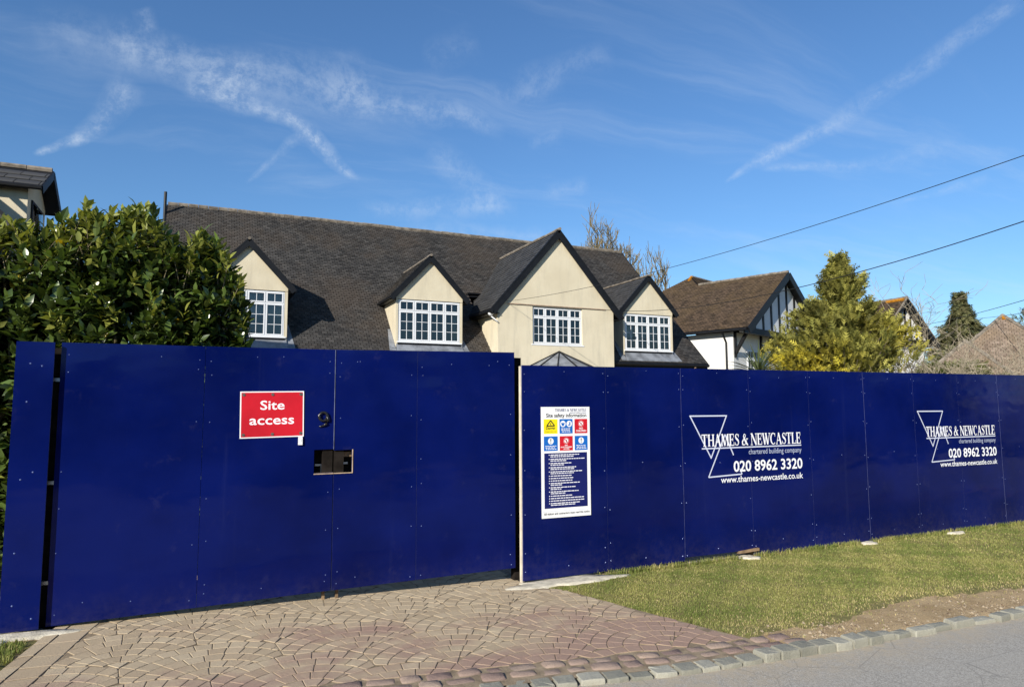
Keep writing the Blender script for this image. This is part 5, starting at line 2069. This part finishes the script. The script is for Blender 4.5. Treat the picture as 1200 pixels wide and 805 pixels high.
shoots = []
n_sh = 3300
while len(shoots) < n_sh:
    x = rg.uniform(-4.6, 0.52)
    top = float(laurel_top(x))
    y = 8.25 + abs(rg.normal(0, 0.55))
    bulge = 0.35 * math.sin(min(1, max(0, (0.52 - x) / 1.2)) * math.pi / 2)
    z = top * (1 - rg.random() ** 1.6 * 0.97) - 0.12
    yf = 8.75 - bulge * (0.4 + 0.6 * math.sin(min(1, z / top) * math.pi))
    y = yf + abs(rg.normal(0, 0.45))
    if z < 0.15:
        continue
    if x > 0.15 and z < 1.5 and rg.random() < 0.5:
        continue
    shoots.append((x, y, z, top))
P, D, U, S, Cc = [], [], [], [], []
sticks = MB()
for (x, y, z, top) in shoots:
    near_top = z > top - 0.45
    d = Vector((rg.normal(0, 0.45) + (0.25 if x > 0.1 else 0), -0.55 + rg.normal(0, 0.35), 0.75 + rg.normal(0, 0.3)))
    if near_top:
        d = Vector((rg.normal(0, 0.3), rg.normal(-0.15, 0.3), 1.0))
    d.normalize()
    L = rg.uniform(0.16, 0.32)
    nl = int(rg.integers(7, 12))
    a0 = rg.uniform(0, 6.28)
    side = d.cross(Vector((0.3, 0.5, 0.8))).normalized()
    sid2 = d.cross(side)
    young = rg.random() < (0.50 if near_top else 0.17)
    for k in range(nl):
        t = k / (nl - 1)
        ang = a0 + k * 2.4
        out = side * math.cos(ang) + sid2 * math.sin(ang)
        ld = (out * (1.0 - 0.45 * t) + d * (0.35 + 0.7 * t) + Vector((0, 0, -0.05))).normalized()
        p = Vector((x, y, z)) + d * (L * (t - 0.6))
        P.append(p)
        D.append(ld)
        up = (Vector((0, 0, 1)) * 0.8 + d * 0.5 + Vector(rg.normal(0, 0.35, 3)))
        U.append(up)
        S.append(rg.uniform(0.11, 0.19) * (0.85 if young else 1.0))
        if young:
            c = np.array([0.215, 0.23, 0.048]) * rg.uniform(0.8, 1.3)
        else:
            c = np.array([0.060, 0.090, 0.020]) * rg.uniform(0.4, 2.0)
        if rg.random() < 0.002:
            c = np.array([0.5, 0.36, 0.02])
        Cc.append(c)
    if near_top and rg.random() < 0.5:
        b = Vector((x, y, z)) - d * 0.32
        sticks.tube([b, Vector((x, y, z)) - d * (L * 0.6), Vector((x, y, z)) + d * (L * 0.35)], [0.006, 0.005, 0.003], 4)
P, D, U, S, Cc = map(np.array, (P, D, U, S, Cc))
# which leaves stand out: near the camera side, above the gate, not buried
dep = P[:, 0] * 0.416 + P[:, 1] * 0.909
vis = (P[:, 2] > 2.62) & (P[:, 0] > -2.0)
rank = np.where(vis, P[:, 1] - 0.9 * (P[:, 2] - 3.3) - S * 8, 100)
order = np.argsort(rank)
pick, others = order[:300], order[300:]
V, Fq = scatter(P[others], D[others], U[others], S[others], LEAF_V, LEAF_F)
mesh_np('foliage', V, Fq, 'laurel_leaf', laurel, np.repeat(Cc[others], 8, 0), False, 'stuff')
base_meshes = []
for k in range(6):
    me = bpy.data.meshes.new('leaf')
    me.from_pydata(LEAF_V, [], LEAF_F)
    cc = [(0.062, 0.095, 0.020), (0.038, 0.062, 0.014), (0.088, 0.122, 0.027), (0.12, 0.15, 0.032), (0.22, 0.235, 0.050), (0.17, 0.195, 0.042)][k]
    a = me.attributes.new('Col', 'FLOAT_COLOR', 'POINT')
    a.data.foreach_set('color', np.array([*cc, 1] * 8, np.float32))
    me.materials.append(M['laurel_leaf'])
    base_meshes.append(me)
rl = root_loc(laurel)
for i in pick:
    bright = Cc[i].sum()
    me = base_meshes[random.choice((4, 5)) if bright > 0.2 else random.choice((0, 1, 2, 3))]
    o = bpy.data.objects.new('leaf', me)
    COL.objects.link(o)
    o.parent = laurel
    d = Vector(D[i]).normalized()
    xx = d.cross(Vector(U[i])).normalized()
    zz_ = xx.cross(d)
    m = Matrix((xx, d, zz_)).transposed().to_4x4()
    m.translation = Vector(P[i]) - rl
    o.matrix_local = m @ Matrix.Scale(S[i], 4)
# stems down to the ground
for k in range(22):
    x = -4.4 + k * 0.225
    y = 9.1 + rg.uniform(-0.2, 0.4)
    t = float(laurel_top(x)) - 0.5
    pts = [(x + rg.normal(0, 0.05), y, 0.0)]
    for j in range(1, 6):
        pts.append((x + rg.normal(0, 0.10), y + rg.normal(0, 0.10) - 0.04 * j, t * j / 5))
    sticks.tube(pts, [0.035, 0.03, 0.026, 0.022, 0.016, 0.010], 6)
sticks.build('branches', 'bark_green', laurel, kind='stuff')
# buried inner leaves hide daylight low down; dark colour paints shade in the gaps
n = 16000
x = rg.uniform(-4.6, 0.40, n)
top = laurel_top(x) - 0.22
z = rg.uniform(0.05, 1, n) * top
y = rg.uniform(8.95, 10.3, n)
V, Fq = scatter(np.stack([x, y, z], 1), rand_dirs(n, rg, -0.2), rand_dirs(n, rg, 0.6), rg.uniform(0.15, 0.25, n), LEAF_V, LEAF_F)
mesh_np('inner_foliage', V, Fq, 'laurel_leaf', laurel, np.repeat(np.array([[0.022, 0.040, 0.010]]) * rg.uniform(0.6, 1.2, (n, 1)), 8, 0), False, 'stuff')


# ---- conifers
SPRAY_V, SPRAY_F = [(-0.035, 0, 0), (0.035, 0, 0), (0, 1.0, -0.04)], [(0, 1, 2)]
for fy, fl in ((0.10, 0.42), (0.34, 0.38), (0.58, 0.28)):
    for fs_ in (-1, 1):
        k0 = len(SPRAY_V)
        SPRAY_V += [(0, fy, 0.0), (0, fy + 0.19, 0.0), (fs_ * fl * 0.72, fy + fl * 0.85, 0.05 - 0.12 * fy)]
        SPRAY_F.append((k0, k0 + 1, k0 + 2))


def conifer(name, base, height, profile, label, palette, seed, nbr=260, spray=0.30, per=46, rise=0.45, droop=0.0, wisp=0.0, zmin=0.0, cat='tree', yellow=None, dens=1.0):
    """a conifer of feathery sprays carried on limbs; profile(t) gives the crown radius at height fraction t"""
    rg = np.random.default_rng(seed)
    root = empty(name, base, label, cat)
    bx, by, bz = base
    tr = MB()
    tr.tube([(bx, by, bz), (bx + 0.05, by, bz + height * 0.5), (bx, by + 0.05, bz + height * 0.97)], [0.02 * height, 0.011 * height, 0.006], 8)
    P, D, U, S, C = [], [], [], [], []
    for b in range(nbr):
        t = zmin + (1 - zmin) * rg.random() ** 0.85
        t = min(t, 0.985)
        rad = profile(t) * rg.uniform(0.60, 1.18)
        a = rg.uniform(0, 2 * math.pi)
        out = Vector((math.cos(a), math.sin(a), 0))
        o = Vector((bx, by, bz + height * t))
        tip = o + out * rad + Vector((0, 0, rad * (rise - droop) + wisp * (t > 0.75) * rg.random()))
        mid = o.lerp(tip, 0.55) + Vector((0, 0, rad * (-0.10 + droop * 0.35)))
        pts = [o - Vector((0, 0, 0.15 * rad)), mid, tip]
        if rad > 0.25:
            tr.tube(pts, [0.035 * min(1, rad), 0.018, 0.005], 4, False)
        m = max(5, int(per * dens * (0.18 + rad / max(profile(0.25), 0.4) * 0.82)))
        shade = rg.uniform(0.5, 1.4)
        for k in range(m):
            s = 1 - rg.random() ** 1.6 * 0.72
            p = o.lerp(mid, min(1, s / 0.55)) if s < 0.55 else mid.lerp(tip, (s - 0.55) / 0.45)
            spread = 0.10 * rad * (1.25 - s) + 0.055
            p = p + Vector(rg.normal(0, spread, 3))
            d = (out * 0.8 + Vector((0, 0, rise * 1.1 - droop * 1.6)) + Vector(rg.normal(0, 0.48, 3)))
            P.append(p)
            D.append(d)
            U.append(Vector((0, 0, 1)) + out * 0.3 + Vector(rg.normal(0, 0.5, 3)))
            S.append(spray * rg.uniform(0.55, 1.2))
            col = palette[0] + (palette[1] - palette[0]) * rg.random()
            if yellow is not None:
                w_ = yellow(p, s) * rg.uniform(0.3, 1.3)
                col = col + (palette[2] - col) * min(1, max(0, w_))
            C.append(col * shade * rg.uniform(0.7, 1.25))
    tr.build('trunk', 'bark', root)
    P, D, U, S, C = map(np.array, (P, D, U, S, C))
    V, Fq = scatter(P, D, U, S, SPRAY_V, SPRAY_F)
    mesh_np('crown', V, Fq, 'needle', root, np.repeat(C, len(SPRAY_V), 0), False, 'stuff')
    return root


PAL_GOLD = [np.array([0.100, 0.108, 0.026]), np.array([0.30, 0.275, 0.062]), np.array([0.55, 0.44, 0.030])]
prof = lambda t: np.interp(t, [0, 0.15, 0.35, 0.55, 0.72, 0.86, 1.0], [1.75, 1.9, 1.75, 1.28, 0.74, 0.30, 0.03])
conifer('golden_conifer', (16.95, 13.95, 0.0), 5.85, prof, 'golden green feathery conifer rising above hoarding before timbered house', PAL_GOLD, 21,
        nbr=250, spray=0.29, per=105, rise=0.85, wisp=0.6, zmin=0.30,
        yellow=lambda p, s: 0.75 * (s > 0.6) * max(0, math.sin(p.x * 1.7 + p.z * 2.3) * 0.6 + 0.35) * max(0.0, min(1, (4.7 - p.z) / 1.6)))
conifer('low_golden_conifer', (15.75, 14.3, 0.0), 3.65, lambda t: np.interp(t, [0, 0.5, 0.8, 1], [1.15, 1.1, 0.7, 0.1]), 'low golden bush between palm-like plant and tall golden conifer', PAL_GOLD, 22,
        nbr=190, spray=0.22, per=70, rise=0.5, zmin=0.45, yellow=lambda p, s: 0.6 * (s > 0.6) * (math.sin(p.x * 3 + p.z * 4) > 0.0))
PAL_DARK = [np.array([0.050, 0.062, 0.028]), np.array([0.13, 0.135, 0.058]), np.array([0.22, 0.19, 0.08])]
conifer('dark_conifer', (46.5, 28.9, 0.0), 9.7, lambda t: np.interp(t, [0, 0.4, 0.6, 0.74, 0.84, 0.93, 1], [2.7, 2.5, 2.1, 1.45, 0.72, 0.30, 0.04]), 'tall dark green conifer with drooping sprays beyond brown roofs', PAL_DARK, 23,
        nbr=380, spray=0.5, per=60, rise=0.05, droop=0.55, zmin=0.35, yellow=lambda p, s: 0.5 * (s > 0.8))
conifer('green_shrub', (30.6, 19.6, 0.0), 3.55, lambda t: np.interp(t, [0, 0.6, 0.9, 1], [1.9, 1.8, 1.0, 0.2]), 'yellow green shrub just above hoarding left of brown roofs', [np.array([0.07, 0.085, 0.025]), np.array([0.16, 0.17, 0.05]), np.array([0.2, 0.19, 0.05])], 24,
        nbr=130, spray=0.34, per=60, rise=0.5, zmin=0.6, cat='shrub')
conifer('far_evergreen', (67.0, 35.5, 0.0), 10.6, lambda t: np.interp(t, [0, 0.7, 0.9, 1], [2.4, 2.0, 1.1, 0.3]), 'sparse dark evergreen top poking above roof at right edge', PAL_DARK, 25,
        nbr=60, spray=0.5, per=14, rise=0.6, zmin=0.55)


# ---- bare trees and shrubs
def bare(name, base, label, mat, seed, trunks, spread, levels, l0, r0, up=0.75, cat='tree', taper=0.66, kink=0.20, twigs=3, group=None, lean=(0, 0), bole=0):
    rg = random.Random(seed)
    root = empty(name, base, label, cat, group)
    tr, br = MB(), MB()

    def grow(p, d, L, r, lev):
        r = max(r, 0.021 if bole else 0.006)
        pts, rad = [p], [r]
        n = 4
        for i in range(n):
            d = (d + Vector((rg.gauss(0, kink), rg.gauss(0, kink), rg.gauss(0.05 * up, kink * 0.6)))).normalized()
            p = p + d * (L / n)
            pts.append(p)
            rad.append(r * (1 - (1 - taper) * (i + 1) / n))
        (tr if lev == 0 else br).tube(pts, rad, 6 if lev < 2 else (4 if lev < 3 else 3), lev < 2)
        if lev >= levels:
            return
        k = rg.randint(2, twigs) + (1 if lev >= levels - 2 else 0)
        for j in range(k):
            i = rg.randint(1 if lev else 2, n)
            side = Vector((rg.gauss(0, 1), rg.gauss(0, 1), 0)).normalized()
            nd = (d * 0.75 + side * rg.uniform(0.35, 1.0) * spread + Vector((0, 0, up * 0.5))).normalized()
            grow(pts[i], nd, L * rg.uniform(0.5, 0.78), rad[i] * rg.uniform(0.5, 0.7), lev + 1)
    if bole:
        bx, by, bz = base
        tr.tube([base, (bx + 0.1, by, bz + bole * 0.5), (bx, by, bz + bole + 0.3)], [r0 * 2.2, r0 * 1.9, r0 * 1.3], 8)
        base = (bx, by, bz + bole)
    for (dx, dy, dl) in trunks:
        d = Vector((dx + lean[0], dy + lean[1], 1)).normalized()
        grow(Vector(base), d, l0 * dl, r0, 0)
    tr.build('trunk', mat, root)
    br.build('branches', mat, root, kind='stuff')
    return root


bare('pollard_tree', (25.0, 38.2, 0.0), 'bare pollarded tree with many upright limbs behind right end of slate roof', 'bark_green', 31,
     [(-0.68, 0, 0.95), (-0.55, 0.1, 1.0), (-0.42, 0.05, 1.05), (-0.32, 0.2, 1.0), (-0.2, -0.1, 1.1), (-0.1, 0.1, 1.1), (0.02, -0.1, 1.08), (0.12, 0.1, 1.08), (0.24, 0, 1.05), (0.40, 0.05, 0.98), (0.55, 0, 0.92), (0.7, 0.1, 0.85)], 0.85, 4, 2.65, 0.13, up=0.8, taper=0.6, kink=0.14, twigs=4, bole=7.9)
bare('bare_tree', (27.1, 36.8, 0.0), 'bare tree with two pale upright stems between both house roofs', 'bark_green', 33,
     [(-0.16, 0, 1.0), (0.20, 0.03, 0.92)], 0.65, 3, 2.9, 0.15, up=1.0, taper=0.55, kink=0.10, twigs=4, bole=6.5)
bare('bare_tree', (28.6, 36.4, 0.0), 'slender bare tree rising above lichened peak of brown roof', 'bark_green', 34,
     [(-0.10, 0, 1.0), (0.12, 0.03, 0.75)], 0.65, 3, 2.6, 0.14, up=1.0, taper=0.55, kink=0.10, twigs=4, bole=7.0)
bare('leafless_shrub', (19.3, 13.1, 0.0), 'grey leafless shrub tangled right of golden conifer', 'bark_pale', 35,
     [(-0.5, 0.1, 1), (-0.25, -0.2, 1.1), (0.0, 0.2, 1), (0.25, -0.1, 1.1), (0.5, 0.1, 1), (0.1, 0, 1.2), (-0.4, -0.3, 0.9)], 0.95, 4, 2.35, 0.045, up=0.35, cat='shrub', taper=0.6, kink=0.28, twigs=4)
bare('leafless_shrub', (22.0, 14.0, 0.0), 'grey leafless shrub in front of far black and white gable', 'bark_pale', 36,
     [(-0.5, 0.1, 1), (-0.25, -0.2, 1.1), (0.0, 0.2, 1), (0.25, -0.1, 1.1), (0.5, 0.1, 1)], 0.95, 4, 2.3, 0.045, up=0.30, cat='shrub', taper=0.6, kink=0.28, twigs=4)
bare('bare_tree', (44.2, 31.0, 0.0), 'thin bare twiggy tree between far gable and dark conifer', 'bark_pale', 37,
     [(-0.15, 0, 1), (0.1, 0.05, 1.0), (0.25, 0, 0.9)], 0.7, 4, 3.6, 0.07, up=0.9, kink=0.2, twigs=4)

# ---- cabbage palm by the white wall
cp = empty('cabbage_palm', (14.0, 14.25, 0.0), 'spiky green palm-like plant before white wall of timbered house', 'plant')
MB().tube([(14.0, 14.25, 0), (14.02, 14.25, 1.4), (14.0, 14.25, 2.75)], [0.10, 0.085, 0.07], 8).build('trunk', 'bark', cp)
rg = np.random.default_rng(5)
BL_V = [(-0.5, 0, 0), (0.5, 0, 0), (-0.55, 0.35, 0.05), (0.55, 0.35, 0.05), (-0.4, 0.7, 0.02), (0.4, 0.7, 0.02), (0, 1, -0.06)]
BL_F = [(0, 1, 3, 2), (2, 3, 5, 4)]
rl = root_loc(cp)
lm = []
for k in range(3):
    me = bpy.data.meshes.new('strap_leaf')
    me.from_pydata([(v_[0] * 0.045, v_[1], v_[2]) for v_ in BL_V], [], BL_F + [(4, 5, 6)])
    a = me.attributes.new('Col', 'FLOAT_COLOR', 'POINT')
    cc = [(0.10, 0.125, 0.055), (0.15, 0.17, 0.085), (0.075, 0.10, 0.04)][k]
    a.data.foreach_set('color', np.array([*cc, 1] * 7, np.float32))
    me.materials.append(M['strap_leaf'])
    lm.append(me)
for k in range(120):
    d = Vector(rg.normal(size=3))
    d.z = d.z * 0.75 + 0.30
    d.normalize()
    o = bpy.data.objects.new('strap_leaf', lm[k % 3])
    COL.objects.link(o)
    o.parent = cp
    xx = d.cross(Vector((0.1, 0.2, 1))).normalized()
    m = Matrix((xx, d, xx.cross(d))).transposed().to_4x4()
    m.translation = Vector((14.0, 14.25, 2.85)) + d * 0.03 - rl
    o.matrix_local = m @ Matrix.Scale(rg.uniform(0.75, 1.05), 4)

# ---- evergreen hedge on the other side of the road (it shows in the glossy sheets and the windows)
rg = np.random.default_rng(8)
n = 16000
x = rg.uniform(-26, 40, n)
top = 4.2 + 0.9 * np.sin(x * 0.7) + 0.5 * np.sin(x * 2.1 + 1)
z = rg.uniform(0.0, 1, n) ** 0.8 * top
y = -10.2 + 1.0 * np.abs(rg.normal(0, 0.5, n)) * np.where(rg.random(n) < 0.5, 1, -1)
hedge = empty('road_hedge', (7.0, -10.2, 0.0), 'long dark evergreen hedge along the opposite side of the road', 'hedge')
V, Fq = scatter(np.stack([x, y, z], 1), rand_dirs(n, rg, 0.2), rand_dirs(n, rg, 0.5), rg.uniform(0.35, 0.65, n), LEAF_V, LEAF_F)
mesh_np('foliage', V, Fq, 'needle', hedge, np.repeat(np.array([[0.035, 0.045, 0.018]]) * rg.uniform(0.6, 1.4, (n, 1)), 8, 0), False, 'stuff')
hs = MB()
for k in range(34):
    xx_ = -25 + k * 1.95
    hs.tube([(xx_, -10.2, 0), (xx_ + rg.normal(0, 0.2), -10.2, 2.0), (xx_ + rg.normal(0, 0.3), -10.2, 3.6)], [0.09, 0.06, 0.02], 5)
hs.build('branches', 'bark', hedge, kind='stuff')

# ------------------------------------------------------------------ grass on the verge
rg = np.random.default_rng(3)


def grass_field(n, xr, yr, ok, hmin, hmax, wid):
    x = rg.uniform(*xr, n)
    y = rg.uniform(*yr, n)
    k = ok(x, y)
    x, y = x[k], y[k]
    n = len(x)
    z = gz(x, y) - 0.012 + 0.010 * pnoise(x * 2.2, y * 2.2) * ((y < 7.0) & (x > 4.0))
    a = rg.uniform(0, 2 * math.pi, n)
    leanv = rg.uniform(0.15, 1.2, n)
    h = rg.uniform(hmin, hmax, n)
    dx, dy = np.cos(a), np.sin(a)
    wv = wid * rg.uniform(0.7, 1.3, n)
    b0 = np.stack([x - dy * wv, y + dx * wv, z - 0.004], 1)
    b1 = np.stack([x + dy * wv, y - dx * wv, z - 0.004], 1)
    m0 = np.stack([x + dx * h * leanv * 0.4 - dy * wv * 0.7, y + dy * h * leanv * 0.4 + dx * wv * 0.7, z + h * 0.6], 1)
    m1 = np.stack([x + dx * h * leanv * 0.4 + dy * wv * 0.7, y + dy * h * leanv * 0.4 - dx * wv * 0.7, z + h * 0.6], 1)
    t = np.stack([x + dx * h * leanv, y + dy * h * leanv, z + h * np.clip(1.1 - 0.4 * leanv, 0.5, 1)], 1)
    V = np.stack([b0, b1, m1, m0, t], 1).reshape(-1, 3)
    b = (np.arange(n) * 5)[:, None]
    F = np.concatenate([b + np.array([0, 1, 2]), b + np.array([0, 2, 3]), b + np.array([3, 2, 4])], 0)
    patch = np.clip(0.5 + 0.9 * pnoise(x * 1.1, y * 1.6, 2.0) + 0.4 * pnoise(x * 4, y * 4, 1.0), 0, 1)[:, None]
    edge = np.clip((turf_edge(x) + 0.55 - y) / 0.55, 0, 1)[:, None] * (x[:, None] > 3)
    g1, g2, st = np.array([0.190, 0.230, 0.058]), np.array([0.330, 0.325, 0.105]), np.array([0.56, 0.46, 0.23])
    c = g1 + (g2 - g1) * patch
    dry = (rg.random((n, 1)) < (0.06 + 0.45 * edge + 0.08 * patch)) * 1.0
    c = c * (1 - dry) + st * dry
    c = c * rg.uniform(0.7, 1.3, (n, 1))
    return V, F, np.repeat(c, 5, 0)


def ok_right(x, y):
    e = turf_edge(x) + 0.10 * pnoise(x * 3.0, y * 3, 4) + 0.05 * pnoise(x * 11, y * 9, 1)
    inside = (x > drive_right(y) + 0.02 + 0.02 * pnoise(x * 9, y * 9)) & (y < FENCE_Y - 0.01)
    clump = np.clip(1.4 * pnoise(x * 8, y * 10, 3) + 0.6 * pnoise(x * 19, y * 23, 6), 0, 1)
    fade = np.clip(np.clip((y - e) / 0.30, 0, 1) + 0.35 * clump * np.clip((y - e + 0.35) / 0.35, 0, 1), 0, 1)
    thin = rg.random(len(x)) < fade * np.clip(0.86 + 0.5 * pnoise(x * 2.3, y * 2.9, 5), 0.35, 1)
    ap = ((x - 3.86) / 0.60) ** 2 + ((y - 6.98) / 0.20) ** 2 > 1 + 0.35 * pnoise(x * 7, y * 7, 2)
    for cx_, cy_, rx_, ry_ in ((6.60, 7.04, 0.15, 0.10), (8.85, 7.01, 0.15, 0.08), (10.75, 6.97, 0.16, 0.08)):
        ap &= ((x - cx_) / rx_) ** 2 + ((y - cy_) / ry_) ** 2 > 1.0
    return inside & thin & ap


def ok_left(x, y):
    return (x < drive_left(y) - 0.03 + 0.05 * pnoise(x * 6, y * 6)) & (y < 6.90 + 0.05 * pnoise(x * 8, y * 8)) & (y > kerb_y(x) + 0.25)


parts = [grass_field(200000, (3.5, 9.5), (4.3, 7.1), ok_right, 0.008, 0.024, 0.0021),
         grass_field(90000, (9.5, 17.0), (4.3, 7.1), ok_right, 0.010, 0.028, 0.0030),
         grass_field(26000, (-3.2, -1.2), (5.0, 7.0), ok_left, 0.02, 0.055, 0.0026)]
parts.append(grass_field(9000, (4.3, 17.0), (6.98, 7.095), ok_right, 0.03, 0.085, 0.003))
off = 0
Vs, Fs, Cs = [], [], []
for V, F, c in parts:
    Vs.append(V)
    Fs.append(F + off)
    Cs.append(c)
    off += len(V)
gr = mesh_np('grass', np.concatenate(Vs), np.concatenate(Fs), 'grass_blade', None, np.concatenate(Cs), False, 'stuff')
tag(gr, 'short green and straw coloured grass on the verge below the hoarding', 'grass')

# loose crumbs of earth and small stones along the kerb
n = 9000
x = rg.uniform(3.8, 14, n)
y = kerb_y(x) + 0.14 + np.abs(rg.normal(0, 0.28, n))
k = (y < turf_edge(x) + 0.15)
x, y = x[k], y[k]
n = len(x)
tv = np.array([(-0.5, -0.4, 0), (0.5, -0.45, 0), (0.45, 0.5, 0), (-0.5, 0.4, 0), (-0.2, 0.0, 0.6), (0.25, 0.1, 0.5)])
tf = [(0, 1, 5), (0, 5, 4), (1, 2, 5), (2, 3, 4), (2, 4, 5), (3, 0, 4)]
s = rg.uniform(0.004, 0.007, n) + 0.026 * rg.random(n) ** 6
a = rg.uniform(0, 6.28, n)
V, Fq = scatter(np.stack([x, y, gz(x, y) - 0.016], 1), np.stack([np.cos(a), np.sin(a), np.zeros(n)], 1), np.tile([0.0, 0.0, 1.0], (n, 1)), s, tv, tf)
gv = mesh_np('gravel', V, Fq, 'crumb', None, np.repeat(rg.uniform(0, 1, n), 6), False, 'stuff')
tag(gv, 'loose stones and crumbs of earth along the kerb', 'gravel')
